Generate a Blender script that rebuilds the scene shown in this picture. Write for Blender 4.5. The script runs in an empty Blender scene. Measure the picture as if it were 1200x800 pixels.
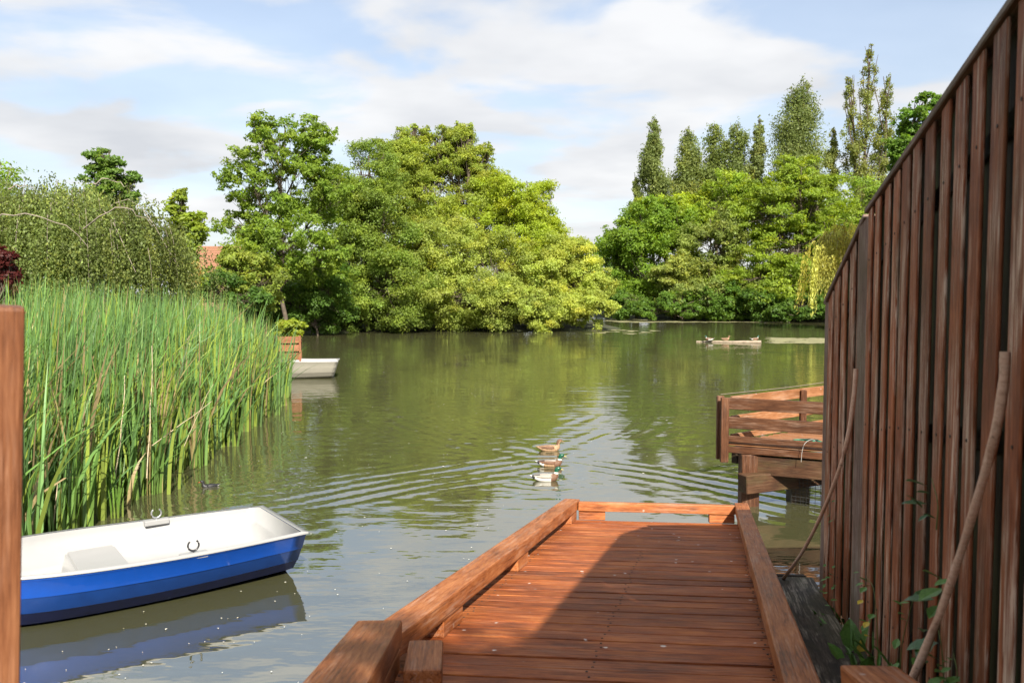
import bpy, bmesh, math, random
import numpy as np
from mathutils import Vector, Matrix

R = math.radians
random.seed(7)
rng = np.random.default_rng(11)
scene = bpy.context.scene
COL = scene.collection

# ------------------------------------------------------------------ camera
F = 1000.0                      # focal length in photograph pixels (1200 wide)
CAM_Z = 3.0
PITCH = math.atan(57.0 / F)
cam_data = bpy.data.cameras.new("camera")
cam_data.sensor_width = 36.0
cam_data.lens = 36.0 * F / 1200.0
cam_data.clip_start = 0.05
cam_data.clip_end = 3000.0
cam_data.dof.use_dof = True
cam_data.dof.focus_distance = 17.0
cam_data.dof.aperture_fstop = 4.5
cam = bpy.data.objects.new("camera", cam_data)
cam.location = (0, 0, CAM_Z)
cam.rotation_euler = (math.pi / 2 - PITCH, 0, 0)
COL.objects.link(cam)
scene.camera = cam

# ------------------------------------------------------------------ sun, sky, exposure
SUN_EL = R(39.0)
SUN_AZ = R(180.0 - 15.5)         # clockwise from +Y: the sun stands behind the camera, a little to the right
to_sun = Vector((math.sin(SUN_AZ) * math.cos(SUN_EL), math.cos(SUN_AZ) * math.cos(SUN_EL), math.sin(SUN_EL)))
sun_data = bpy.data.lights.new("sun", 'SUN')
sun_data.energy = 4.7
sun_data.angle = R(0.6)
sun_data.color = (1.0, 0.93, 0.82)
sun = bpy.data.objects.new("sun", sun_data)
sun.rotation_euler = to_sun.to_track_quat('Z', 'Y').to_euler()
sun.location = (0, 0, 60)
COL.objects.link(sun)

world = bpy.data.worlds.new("World")
scene.world = world
world.use_nodes = True


def build_world():
    nt = world.node_tree
    nt.nodes.clear()
    N, L = nt.nodes.new, nt.links.new
    out = N('ShaderNodeOutputWorld')
    bg = N('ShaderNodeBackground')
    bg.inputs['Strength'].default_value = 0.085
    sky = N('ShaderNodeTexSky')
    sky.sky_type = 'NISHITA'
    sky.sun_disc = False
    sky.sun_elevation = SUN_EL
    sky.sun_rotation = SUN_AZ
    sky.air_density = 1.0
    sky.dust_density = 1.4
    sky.ozone_density = 1.2
    tc = N('ShaderNodeTexCoord')
    sep = N('ShaderNodeSeparateXYZ')
    L(tc.outputs['Generated'], sep.inputs[0])
    zz = N('ShaderNodeMath'); zz.operation = 'MAXIMUM'; zz.inputs[1].default_value = 0.0
    L(sep.outputs['Z'], zz.inputs[0])
    zc = N('ShaderNodeMath'); zc.operation = 'ADD'; zc.inputs[1].default_value = 0.16
    L(zz.outputs[0], zc.inputs[0])
    dx = N('ShaderNodeMath'); dx.operation = 'DIVIDE'
    dy = N('ShaderNodeMath'); dy.operation = 'DIVIDE'
    L(sep.outputs['X'], dx.inputs[0]); L(zc.outputs[0], dx.inputs[1])
    L(sep.outputs['Y'], dy.inputs[0]); L(zc.outputs[0], dy.inputs[1])
    cmb = N('ShaderNodeCombineXYZ')
    L(dx.outputs[0], cmb.inputs[0]); L(dy.outputs[0], cmb.inputs[1])
    n1 = N('ShaderNodeTexNoise')
    mp = N('ShaderNodeMapping')
    mp.inputs['Location'].default_value = (3.6, 7.9, 0.4)
    mp.inputs['Scale'].default_value = (0.85, 1.0, 1.0)
    L(cmb.outputs[0], mp.inputs['Vector'])
    L(mp.outputs[0], n1.inputs['Vector'])
    n1.inputs['Scale'].default_value = 1.9
    n1.inputs['Detail'].default_value = 7.0
    n1.inputs['Roughness'].default_value = 0.46
    n1.inputs['Distortion'].default_value = 0.25
    ramp = N('ShaderNodeValToRGB')
    ramp.color_ramp.elements[0].position = 0.44
    ramp.color_ramp.elements[1].position = 0.55
    ramp.color_ramp.interpolation = 'EASE'
    L(n1.outputs['Fac'], ramp.inputs[0])
    # thin veil, thicker towards the horizon
    veil = N('ShaderNodeMapRange')
    veil.inputs['From Min'].default_value = 0.0
    veil.inputs['From Max'].default_value = 0.45
    veil.inputs['To Min'].default_value = 0.70
    veil.inputs['To Max'].default_value = 0.14
    L(zz.outputs[0], veil.inputs['Value'])
    mx = N('ShaderNodeMath'); mx.operation = 'MULTIPLY'; mx.inputs[1].default_value = 0.92
    L(ramp.outputs['Color'], mx.inputs[0])
    inv1 = N('ShaderNodeMath'); inv1.operation = 'SUBTRACT'; inv1.inputs[0].default_value = 1.0
    inv2 = N('ShaderNodeMath'); inv2.operation = 'SUBTRACT'; inv2.inputs[0].default_value = 1.0
    L(mx.outputs[0], inv1.inputs[1]); L(veil.outputs[0], inv2.inputs[1])
    pr = N('ShaderNodeMath'); pr.operation = 'MULTIPLY'
    L(inv1.outputs[0], pr.inputs[0]); L(inv2.outputs[0], pr.inputs[1])
    fac = N('ShaderNodeMath'); fac.operation = 'SUBTRACT'; fac.inputs[0].default_value = 1.0
    L(pr.outputs[0], fac.inputs[1])
    # cloud body: soft grey undersides and white tops
    n2 = N('ShaderNodeTexNoise')
    n2.inputs['Scale'].default_value = 1.7
    n2.inputs['Detail'].default_value = 4.0
    L(mp.outputs[0], n2.inputs['Vector'])
    cr = N('ShaderNodeValToRGB')
    cr.color_ramp.elements[0].position = 0.3
    cr.color_ramp.elements[0].color = (0.66, 0.675, 0.71, 1)
    cr.color_ramp.elements[1].position = 0.62
    cr.color_ramp.elements[1].color = (0.92, 0.92, 0.925, 1)
    L(n2.outputs['Fac'], cr.inputs[0])
    sc = N('ShaderNodeVectorMath'); sc.operation = 'SCALE'; sc.inputs['Scale'].default_value = 5.5
    L(cr.outputs['Color'], sc.inputs[0])
    mix = N('ShaderNodeMix'); mix.data_type = 'RGBA'
    L(fac.outputs[0], mix.inputs['Factor'])
    L(sky.outputs[0], mix.inputs[6]); L(sc.outputs[0], mix.inputs[7])
    L(mix.outputs[2], bg.inputs['Color'])
    L(bg.outputs[0], out.inputs['Surface'])


build_world()
scene.view_settings.view_transform = 'Standard'
scene.view_settings.look = 'None'
scene.view_settings.gamma = 1.0
scene.view_settings.exposure = 1.2
scene.view_settings.use_curve_mapping = False
scene.render.engine = 'CYCLES'
scene.cycles.use_denoising = True
scene.cycles.max_bounces = 8
scene.cycles.transparent_max_bounces = 8
scene.cycles.caustics_reflective = False
scene.cycles.caustics_refractive = False
scene.cycles.sample_clamp_indirect = 6.0


# ------------------------------------------------------------------ helpers
CT, ST = math.cos(PITCH), math.sin(PITCH)


def ray(px, py):
    u, v = (px - 600.0) / F, (400.0 - py) / F
    return Vector((u, CT + v * ST, -ST + v * CT))


def at(px, py, d):
    """world point seen in photograph pixel (px, py) at distance d along +Y"""
    r = ray(px, py)
    return Vector((0, 0, CAM_Z)) + r * (d / r.y)


def atz(px, py, z):
    r = ray(px, py)
    return Vector((0, 0, CAM_Z)) + r * ((z - CAM_Z) / r.z)


def tag(o, label=None, cat=None, group=None, kind=None):
    if label: o['label'] = label
    if cat: o['category'] = cat
    if group: o['group'] = group
    if kind: o['kind'] = kind
    return o


def link(o, parent=None):
    COL.objects.link(o)
    if parent is not None:
        o.parent = parent
    return o


def empty(name, loc=(0, 0, 0), rz=0.0):
    o = bpy.data.objects.new(name, None)
    o.location = loc
    o.rotation_euler = (0, 0, rz)
    o.empty_display_size = 0.2
    COL.objects.link(o)
    return o


def mesh_np(name, verts, faces, mat=None, cols=None, smooth=False, mat_idx=None):
    verts = np.asarray(verts, dtype=np.float32)
    faces = np.asarray(faces, dtype=np.int32)
    me = bpy.data.meshes.new(name)
    me.vertices.add(len(verts))
    me.vertices.foreach_set('co', verts.ravel())
    k = faces.shape[1]
    me.loops.add(faces.size)
    me.loops.foreach_set('vertex_index', faces.ravel())
    me.polygons.add(len(faces))
    me.polygons.foreach_set('loop_start', np.arange(len(faces), dtype=np.int32) * k)
    if smooth:
        me.polygons.foreach_set('use_smooth', np.ones(len(faces), dtype=bool))
    if mat is not None:
        for m in (mat if isinstance(mat, (list, tuple)) else [mat]):
            me.materials.append(m)
    if mat_idx is not None:
        me.polygons.foreach_set('material_index', np.asarray(mat_idx, dtype=np.int32))
    if cols is not None:
        ca = me.color_attributes.new('Col', 'FLOAT_COLOR', 'POINT')
        c4 = np.ones((len(verts), 4), dtype=np.float32)
        c4[:, :3] = cols
        ca.data.foreach_set('color', c4.ravel())
    me.update(calc_edges=True)
    return me


def obj(name, me, parent=None, loc=None):
    o = bpy.data.objects.new(name, me)
    if loc is not None:
        o.location = loc
    return link(o, parent)


def bm_obj(name, bm, mat, parent=None, smooth=False):
    me = bpy.data.meshes.new(name)
    bm.normal_update()
    bm.to_mesh(me)
    bm.free()
    for m in (mat if isinstance(mat, (list, tuple)) else [mat]):
        me.materials.append(m)
    if smooth:
        me.polygons.foreach_set('use_smooth', np.ones(len(me.polygons), dtype=bool))
    return obj(name, me, parent)


def frame(p0, p1, up=Vector((0, 0, 1))):
    """matrix with local x along p0->p1, local z near 'up', origin in the middle"""
    p0, p1 = Vector(p0), Vector(p1)
    x = (p1 - p0).normalized()
    y = Vector(up).cross(x)
    if y.length < 1e-5:
        y = Vector((0, 1, 0))
    y.normalize()
    z = x.cross(y)
    m = Matrix((x, y, z)).transposed().to_4x4()
    m.translation = (p0 + p1) / 2
    return m


def beam(name, p0, p1, w, h, mat, parent=None, up=Vector((0, 0, 1)), bevel=0.006, wobble=0.0, seg=1):
    """a squared timber from p0 to p1 (centre line); w across, h along 'up'"""
    p0, p1 = Vector(p0), Vector(p1)
    L = (p1 - p0).length
    bm = bmesh.new()
    bmesh.ops.create_cube(bm, size=1.0)
    for v in bm.verts:
        v.co = Vector((v.co.x * L, v.co.y * w, v.co.z * h))
        if wobble:
            v.co += Vector((random.uniform(-1, 1), random.uniform(-1, 1), random.uniform(-1, 1))) * wobble
    if bevel:
        bmesh.ops.bevel(bm, geom=bm.edges[:], offset=bevel, segments=seg, profile=0.6, affect='EDGES')
    o = bm_obj(name, bm, mat)
    m = frame(p0, p1, up)
    if parent is not None:
        o.parent = parent
        m = parent.matrix_basis.inverted() @ m
    o.matrix_basis = m
    return o


def tubes_arrays(lines, sides=6):
    """lines: list of (pts (n,3), radii (n,)) -> verts, quads"""
    V, Q = [], []
    base = 0
    ang = np.arange(sides) * 2 * math.pi / sides
    ca, sa = np.cos(ang), np.sin(ang)
    for pts, rad in lines:
        pts = np.asarray(pts, float)
        rad = np.asarray(rad, float)
        n = len(pts)
        t = np.gradient(pts, axis=0)
        t /= np.linalg.norm(t, axis=1)[:, None] + 1e-9
        ref = np.where(np.abs(t[:, 2:3]) > 0.9, np.array([[1.0, 0, 0]]), np.array([[0, 0, 1.0]]))
        a = np.cross(t, ref); a /= np.linalg.norm(a, axis=1)[:, None] + 1e-9
        b = np.cross(t, a)
        ring = pts[:, None, :] + rad[:, None, None] * (a[:, None, :] * ca[None, :, None] + b[:, None, :] * sa[None, :, None])
        V.append(ring.reshape(-1, 3))
        i = np.arange(n - 1)[:, None] * sides
        j = np.arange(sides)[None, :]
        j2 = (j + 1) % sides
        q = np.stack([base + i + j, base + i + j2, base + i + sides + j2, base + i + sides + j], axis=-1)
        Q.append(q.reshape(-1, 4))
        base += n * sides
    return np.concatenate(V), np.concatenate(Q)


def tube_obj(name, pts, rad, mat, parent=None, sides=8):
    if np.isscalar(rad):
        rad = [rad] * len(pts)
    v, q = tubes_arrays([(pts, rad)], sides)
    n = len(v)
    # close the ends with fans of quads folded to a centre point
    return obj(name, mesh_np(name, v, q, mat, smooth=True), parent)


def spline(pts, n):
    """Catmull-Rom through pts"""
    P = [np.array(p, float) for p in pts]
    P = [2 * P[0] - P[1]] + P + [2 * P[-1] - P[-2]]
    out = []
    m = len(P) - 3
    for k in range(n):
        s = k / (n - 1) * m
        i = min(int(s), m - 1)
        t = s - i
        p0, p1, p2, p3 = P[i:i + 4]
        out.append(0.5 * ((2 * p1) + (-p0 + p2) * t + (2 * p0 - 5 * p1 + 4 * p2 - p3) * t * t + (-p0 + 3 * p1 - 3 * p2 + p3) * t ** 3))
    return np.array(out)


# ------------------------------------------------------------------ materials
def new_mat(name):
    m = bpy.data.materials.new(name)
    m.use_nodes = True
    nt = m.node_tree
    nt.nodes.clear()
    out = nt.nodes.new('ShaderNodeOutputMaterial')
    return m, nt, out


def simple_mat(name, col, rough=0.5, noise=0.0, scale=20.0, bump=0.0, metallic=0.0, coat=0.0, spec=0.5):
    m, nt, out = new_mat(name)
    N, L = nt.nodes.new, nt.links.new
    b = N('ShaderNodeBsdfPrincipled')
    b.inputs['Base Color'].default_value = (*col, 1)
    b.inputs['Roughness'].default_value = rough
    b.inputs['Metallic'].default_value = metallic
    b.inputs['Coat Weight'].default_value = coat
    b.inputs['Specular IOR Level'].default_value = spec
    if noise or bump:
        tc = N('ShaderNodeTexCoord')
        n = N('ShaderNodeTexNoise')
        n.inputs['Scale'].default_value = scale
        n.inputs['Detail'].default_value = 6
        L(tc.outputs['Object'], n.inputs['Vector'])
        if noise:
            mr = N('ShaderNodeMapRange')
            mr.inputs['From Min'].default_value = 0.25
            mr.inputs['From Max'].default_value = 0.75
            mr.inputs['To Min'].default_value = 1 - noise
            mr.inputs['To Max'].default_value = 1 + noise
            L(n.outputs['Fac'], mr.inputs['Value'])
            sc = N('ShaderNodeVectorMath'); sc.operation = 'SCALE'
            sc.inputs[0].default_value = col
            L(mr.outputs[0], sc.inputs['Scale'])
            L(sc.outputs[0], b.inputs['Base Color'])
        if bump:
            bp = N('ShaderNodeBump')
            bp.inputs['Strength'].default_value = bump
            bp.inputs['Distance'].default_value = 0.02
            L(n.outputs['Fac'], bp.inputs['Height'])
            L(bp.outputs[0], b.inputs['Normal'])
    L(b.outputs[0], out.inputs['Surface'])
    return m


def wood_mat(name, dark, mid, light, wear=(0.45, 0.33, 0.27), wear_amt=0.2, rough=0.55, spots=0.0, algae=0.0, var=0.25, grain=1.0):
    m, nt, out = new_mat(name)
    N, L = nt.nodes.new, nt.links.new
    b = N('ShaderNodeBsdfPrincipled')
    tc = N('ShaderNodeTexCoord')
    oi = N('ShaderNodeObjectInfo')
    off = N('ShaderNodeVectorMath'); off.operation = 'SCALE'
    off.inputs[0].default_value = (37.0, 53.0, 71.0)
    L(oi.outputs['Random'], off.inputs['Scale'])
    add = N('ShaderNodeVectorMath'); add.operation = 'ADD'
    L(tc.outputs['Object'], add.inputs[0]); L(off.outputs[0], add.inputs[1])

    def noise(scl, scale, detail=6, rough=0.6, dist=0.0):
        mp = N('ShaderNodeMapping')
        mp.inputs['Scale'].default_value = scl
        L(add.outputs[0], mp.inputs['Vector'])
        n = N('ShaderNodeTexNoise')
        n.inputs['Scale'].default_value = scale
        n.inputs['Detail'].default_value = detail
        n.inputs['Roughness'].default_value = rough
        n.inputs['Distortion'].default_value = dist
        L(mp.outputs[0], n.inputs['Vector'])
        return n
    g = noise((1.0, 16.0, 16.0), 3.0 * grain, 8, 0.65, 0.6)
    fine = noise((3.5, 45.0, 45.0), 3.0 * grain, 4, 0.6)
    blot = noise((1.0, 2.2, 2.2), 2.2, 5, 0.6)
    cr = N('ShaderNodeValToRGB')
    cr.color_ramp.elements[0].position = 0.39
    cr.color_ramp.elements[0].color = (*dark, 1)
    e = cr.color_ramp.elements.new(0.5); e.color = (*mid, 1)
    cr.color_ramp.elements[-1].position = 0.61
    cr.color_ramp.elements[-1].color = (*light, 1)
    gf = N('ShaderNodeMath'); gf.operation = 'MULTIPLY_ADD'; gf.inputs[1].default_value = 0.42
    L(fine.outputs['Fac'], gf.inputs[0])
    gm = N('ShaderNodeMath'); gm.operation = 'MULTIPLY'; gm.inputs[1].default_value = 0.58
    L(g.outputs['Fac'], gm.inputs[0]); L(gm.outputs[0], gf.inputs[2])
    av = N('ShaderNodeMath'); av.operation = 'MULTIPLY_ADD'; av.inputs[1].default_value = 0.64
    L(gf.outputs[0], av.inputs[0])
    b2 = N('ShaderNodeMath'); b2.operation = 'MULTIPLY'; b2.inputs[1].default_value = 0.36
    L(blot.outputs['Fac'], b2.inputs[0]); L(b2.outputs[0], av.inputs[2])
    L(av.outputs[0], cr.inputs[0])
    col = cr.outputs['Color']

    def mixin(col, fac, rgb):
        mx = N('ShaderNodeMix'); mx.data_type = 'RGBA'
        L(fac, mx.inputs['Factor']); L(col, mx.inputs[6])
        mx.inputs[7].default_value = (*rgb, 1)
        return mx.outputs[2]

    def ramp(v, lo, hi, amt):
        mr = N('ShaderNodeMapRange')
        mr.inputs['From Min'].default_value = lo
        mr.inputs['From Max'].default_value = hi
        mr.inputs['To Max'].default_value = amt
        L(v, mr.inputs['Value'])
        return mr.outputs[0]
    # worn paint in long thin streaks
    ws = noise((0.8, 22.0, 22.0), 2.6, 6, 0.7, 0.4)
    wb = noise((1.0, 3.0, 3.0), 2.0, 4)
    wm = N('ShaderNodeMath'); wm.operation = 'MULTIPLY'
    L(ramp(ws.outputs['Fac'], 0.49, 0.57, 1.0), wm.inputs[0])
    L(ramp(wb.outputs['Fac'], 0.42, 0.62, wear_amt), wm.inputs[1])
    col = mixin(col, wm.outputs[0], wear)
    # dark cracks along the grain
    ck = noise((0.5, 30.0, 30.0), 2.0, 3, 0.5)
    col = mixin(col, ramp(ck.outputs['Fac'], 0.66, 0.74, 0.7), tuple(c * 0.3 for c in dark))
    if algae:
        al = noise((0.8, 2.0, 2.0), 2.4, 5)
        col = mixin(col, ramp(al.outputs['Fac'], 0.45, 0.68, algae), (0.075, 0.085, 0.03))
    if spots:
        vo = N('ShaderNodeTexVoronoi'); vo.inputs['Scale'].default_value = 7.0
        wv = N('ShaderNodeTexNoise'); wv.inputs['Scale'].default_value = 30.0
        L(add.outputs[0], wv.inputs['Vector'])
        am = N('ShaderNodeMath'); am.operation = 'MULTIPLY_ADD'; am.inputs[1].default_value = 0.22
        L(wv.outputs['Fac'], am.inputs[0])
        L(add.outputs[0], vo.inputs['Vector'])
        L(vo.outputs['Distance'], am.inputs[2])
        sp = N('ShaderNodeMapRange')
        sp.inputs['From Min'].default_value = 0.215; sp.inputs['From Max'].default_value = 0.17
        L(am.outputs[0], sp.inputs['Value'])
        sepc = N('ShaderNodeSeparateColor'); L(vo.outputs['Color'], sepc.inputs[0])
        mm = N('ShaderNodeMath'); mm.operation = 'MULTIPLY'
        L(sp.outputs[0], mm.inputs[0]); L(ramp(sepc.outputs[0], 0.45, 0.5, spots), mm.inputs[1])
        col = mixin(col, mm.outputs[0], (0.62, 0.57, 0.52))
    hs = N('ShaderNodeHueSaturation')
    vr = N('ShaderNodeMapRange')
    vr.inputs['To Min'].default_value = 1 - var; vr.inputs['To Max'].default_value = 1 + var
    L(oi.outputs['Random'], vr.inputs['Value'])
    L(vr.outputs[0], hs.inputs['Value']); L(col, hs.inputs['Color'])
    L(hs.outputs[0], b.inputs['Base Color'])
    rr = N('ShaderNodeMapRange')
    rr.inputs['To Min'].default_value = rough - 0.12; rr.inputs['To Max'].default_value = rough + 0.2
    L(blot.outputs['Fac'], rr.inputs['Value'])
    L(rr.outputs[0], b.inputs['Roughness'])
    b.inputs['Specular IOR Level'].default_value = 0.2
    hm = N('ShaderNodeMath'); hm.operation = 'ADD'
    L(g.outputs['Fac'], hm.inputs[0]); L(fine.outputs['Fac'], hm.inputs[1])
    bp = N('ShaderNodeBump')
    bp.inputs['Strength'].default_value = 0.45
    bp.inputs['Distance'].default_value = 0.006
    L(hm.outputs[0], bp.inputs['Height']); L(bp.outputs[0], b.inputs['Normal'])
    L(b.outputs[0], out.inputs['Surface'])
    return m


def leaf_mat(name, transl=0.5, rough=0.5, spec=0.25):
    """colour comes from the per-leaf attribute 'Col'"""
    m, nt, out = new_mat(name)
    N, L = nt.nodes.new, nt.links.new
    at_ = N('ShaderNodeAttribute'); at_.attribute_name = 'Col'
    b = N('ShaderNodeBsdfPrincipled')
    b.inputs['Roughness'].default_value = rough
    b.inputs['Specular IOR Level'].default_value = spec
    L(at_.outputs['Color'], b.inputs['Base Color'])
    tr = N('ShaderNodeBsdfTranslucent')
    hs = N('ShaderNodeHueSaturation')
    hs.inputs['Hue'].default_value = 0.485
    hs.inputs['Saturation'].default_value = 1.1
    hs.inputs['Value'].default_value = 1.5
    L(at_.outputs['Color'], hs.inputs['Color'])
    L(hs.outputs[0], tr.inputs['Color'])
    mx = N('ShaderNodeMixShader'); mx.inputs[0].default_value = transl
    L(b.outputs[0], mx.inputs[1]); L(tr.outputs[0], mx.inputs[2])
    L(mx.outputs[0], out.inputs['Surface'])
    return m


M_LEAF = leaf_mat('leaf')
M_REED = leaf_mat('reed_blade', 0.30, 0.42, 0.35)
M_BARK = simple_mat('bark', (0.085, 0.065, 0.045), 0.85, 0.4, 6.0, 0.6)
M_BARK_PALE = simple_mat('bark_pale', (0.24, 0.20, 0.16), 0.8, 0.35, 8.0, 0.5)
M_DOCK = wood_mat('dock_wood', (0.075, 0.018, 0.006), (0.245, 0.064, 0.017), (0.41, 0.140, 0.040), (0.46, 0.27, 0.18), 0.25, 0.60, spots=0.85, var=0.20)
M_RAIL = wood_mat('dock_rail_wood', (0.11, 0.032, 0.012), (0.29, 0.094, 0.029), (0.43, 0.170, 0.062), (0.50, 0.33, 0.24), 0.35, 0.45, spots=0.35, var=0.10)
M_FENCE = wood_mat('fence_wood', (0.080, 0.022, 0.008), (0.205, 0.057, 0.020), (0.36, 0.122, 0.052), (0.58, 0.42, 0.31), 1.0, 0.6, algae=0.22, var=0.34)
M_FENCE_BACK_SHADE = wood_mat('fence_back_wood_shade', (0.010, 0.007, 0.004), (0.022, 0.014, 0.007), (0.045, 0.031, 0.016), (0.10, 0.09, 0.05), 0.3, 0.7, algae=0.75, var=0.25)  # green algae; near-black tone paints in the shade of the board gaps
M_FENCE_CAP = wood_mat('fence_cap_wood', (0.09, 0.055, 0.04), (0.17, 0.11, 0.085), (0.27, 0.20, 0.16), (0.34, 0.30, 0.25), 0.6, 0.7, algae=0.35, var=0.1)
M_BLACK = wood_mat('weathered_dark_wood', (0.007, 0.005, 0.004), (0.030, 0.022, 0.016), (0.085, 0.066, 0.048), (0.34, 0.29, 0.23), 0.95, 0.7, algae=0.25, var=0.1)
M_PLAT = wood_mat('platform_wood', (0.036, 0.014, 0.007), (0.090, 0.036, 0.016), (0.15, 0.066, 0.031), (0.42, 0.28, 0.20), 0.3, 0.55, var=0.15)  # brown stain, with shade on the front rails put into the colour
M_PLATDECK = wood_mat('platform_deck_wood', (0.12, 0.052, 0.022), (0.235, 0.100, 0.041), (0.33, 0.165, 0.078), (0.5, 0.42, 0.33), 0.4, 0.6, spots=0.5, var=0.15)
M_WETWOOD = wood_mat('wet_dark_wood', (0.02, 0.014, 0.010), (0.045, 0.028, 0.018), (0.08, 0.05, 0.03), (0.12, 0.10, 0.07), 0.3, 0.5, algae=0.4, var=0.1)
M_JOIST = wood_mat('platform_joist_wood', (0.022, 0.010, 0.006), (0.055, 0.025, 0.012), (0.095, 0.047, 0.024), (0.16, 0.12, 0.08), 0.3, 0.6, algae=0.3, var=0.1)
M_POST = wood_mat('post_wood', (0.075, 0.027, 0.012), (0.16, 0.060, 0.025), (0.225, 0.095, 0.042), (0.5, 0.3, 0.2), 0.2, 0.5, var=0.05)
M_POLE = wood_mat('bent_pole_wood', (0.42, 0.255, 0.165), (0.60, 0.385, 0.265), (0.68, 0.48, 0.36), (0.5, 0.38, 0.28), 0.4, 0.6, var=0.1)
M_PLANTER = wood_mat('planter_wood', (0.12, 0.045, 0.022), (0.24, 0.092, 0.042), (0.32, 0.15, 0.075), var=0.15)


# ------------------------------------------------------------------ terrain and water
POND = np.array([(-9.0, 4.6), (-5, 4.1), (-2.2, 3.7), (-0.4, 4.0), (0.5, 4.7), (1.2, 5.7), (1.8, 6.6), (2.7, 6.75), (6.0, 7.3), (12.0, 11.0),
                 (16, 22), (26, 45), (36, 68), (39, 80), (30, 88), (20, 94), (13, 101), (9.5, 112), (6.5, 112), (8.5, 86), (9.3, 72),
                 (7.8, 68.5), (2, 67.4), (-5, 66.8), (-11, 66.0), (-15.2, 61), (-15.5, 52), (-13, 42), (-10.5, 34), (-8.6, 29), (-7.6, 24),
                 (-6.7, 18), (-6.6, 13), (-7.0, 9.5), (-9.0, 7.0)], float)


def pond_sd(X, Y):
    """signed distance to the shoreline, negative over water"""
    P = np.stack([X.ravel(), Y.ravel()], axis=1)
    best = np.full(len(P), 1e9)
    inside = np.zeros(len(P), bool)
    n = len(POND)
    for i in range(n):
        a, b = POND[i], POND[(i + 1) % n]
        e = b - a
        w = P - a
        t = np.clip((w @ e) / (e @ e), 0, 1)
        dd = np.hypot(*(w - t[:, None] * e).T)
        best = np.minimum(best, dd)
        c = ((a[1] > P[:, 1]) != (b[1] > P[:, 1])) & (P[:, 0] < e[0] * (P[:, 1] - a[1]) / (e[1] if e[1] else 1e-9) + a[0])
        inside ^= c
    return np.where(inside, -best, best).reshape(X.shape)


def ground_z(X, Y):
    X = np.asarray(X, float); Y = np.asarray(Y, float)
    sd = pond_sd(X, Y)
    near = np.clip((14.0 - Y) / 6.0, 0, 1) * np.clip((X + 7) / 3.0, 0, 1)
    hmax = 0.55 + 0.75 * near
    k = 0.35 + 0.6 * near
    z = np.where(sd > 0, hmax * (1 - np.exp(-np.maximum(sd, 0) * k)), np.maximum(sd * 0.5, -1.0))
    z = z + 0.05 * np.sin(X * 1.3 + 1.7) * np.sin(Y * 1.1) * np.clip(np.abs(sd), 0, 1)
    return z


def axis(parts):
    out = [parts[0][0]]
    for a, b, n in parts:
        out += list(np.linspace(a, b, n + 1)[1:])
    return np.array(out)


def grid_mesh(name, xs, ys, zf, mat, smooth=True):
    X, Y = np.meshgrid(xs, ys)
    Z = zf(X, Y)
    v = np.stack([X.ravel(), Y.ravel(), Z.ravel()], axis=1)
    nx, ny = len(xs), len(ys)
    i = np.arange(ny - 1)[:, None] * nx
    j = np.arange(nx - 1)[None, :]
    q = np.stack([i + j, i + j + 1, i + j + 1 + nx, i + j + nx], axis=-1).reshape(-1, 4)
    return mesh_np(name, v, q, mat, smooth=smooth)


def ground_mat():
    m, nt, out = new_mat('ground_soil_grass')
    N, L = nt.nodes.new, nt.links.new
    b = N('ShaderNodeBsdfPrincipled'); b.inputs['Roughness'].default_value = 0.95
    tc = N('ShaderNodeTexCoord')
    n = N('ShaderNodeTexNoise'); n.inputs['Scale'].default_value = 0.9; n.inputs['Detail'].default_value = 8
    n2 = N('ShaderNodeTexNoise'); n2.inputs['Scale'].default_value = 18.0; n2.inputs['Detail'].default_value = 6
    L(tc.outputs['Object'], n.inputs['Vector']); L(tc.outputs['Object'], n2.inputs['Vector'])
    cr = N('ShaderNodeValToRGB')
    cr.color_ramp.elements[0].position = 0.35; cr.color_ramp.elements[0].color = (0.034, 0.026, 0.015, 1)  # dark soil; shadow under overhanging trees is put into this colour
    cr.color_ramp.elements[1].position = 0.62; cr.color_ramp.elements[1].color = (0.040, 0.055, 0.016, 1)
    ad = N('ShaderNodeMath'); ad.operation = 'MULTIPLY_ADD'; ad.inputs[1].default_value = 0.3
    L(n2.outputs['Fac'], ad.inputs[0])
    mu = N('ShaderNodeMath'); mu.operation = 'MULTIPLY'; mu.inputs[1].default_value = 0.7
    L(n.outputs['Fac'], mu.inputs[0]); L(mu.outputs[0], ad.inputs[2])
    L(ad.outputs[0], cr.inputs[0]); L(cr.outputs[0], b.inputs['Base Color'])
    bp = N('ShaderNodeBump'); bp.inputs['Strength'].default_value = 0.8; bp.inputs['Distance'].default_value = 0.05
    L(n2.outputs['Fac'], bp.inputs['Height']); L(bp.outputs[0], b.inputs['Normal'])
    L(b.outputs[0], out.inputs['Surface'])
    return m


gx = axis([(-900, -120, 14), (-120, -30, 30), (-30, 14, 176), (14, 60, 60), (60, 900, 16)])
gy = axis([(-300, -12, 12), (-12, 16, 112), (16, 40, 60), (40, 120, 130), (120, 1500, 24)])
o = obj('ground', grid_mesh('ground', gx, gy, ground_z, ground_mat()))
tag(o, 'grassy earth banks around the pond', 'ground', kind='structure')

# ripples: long wave trains fanning out from the swimming ducks, in real relief
ARM_C = np.array([0.75, 15.2])


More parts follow.
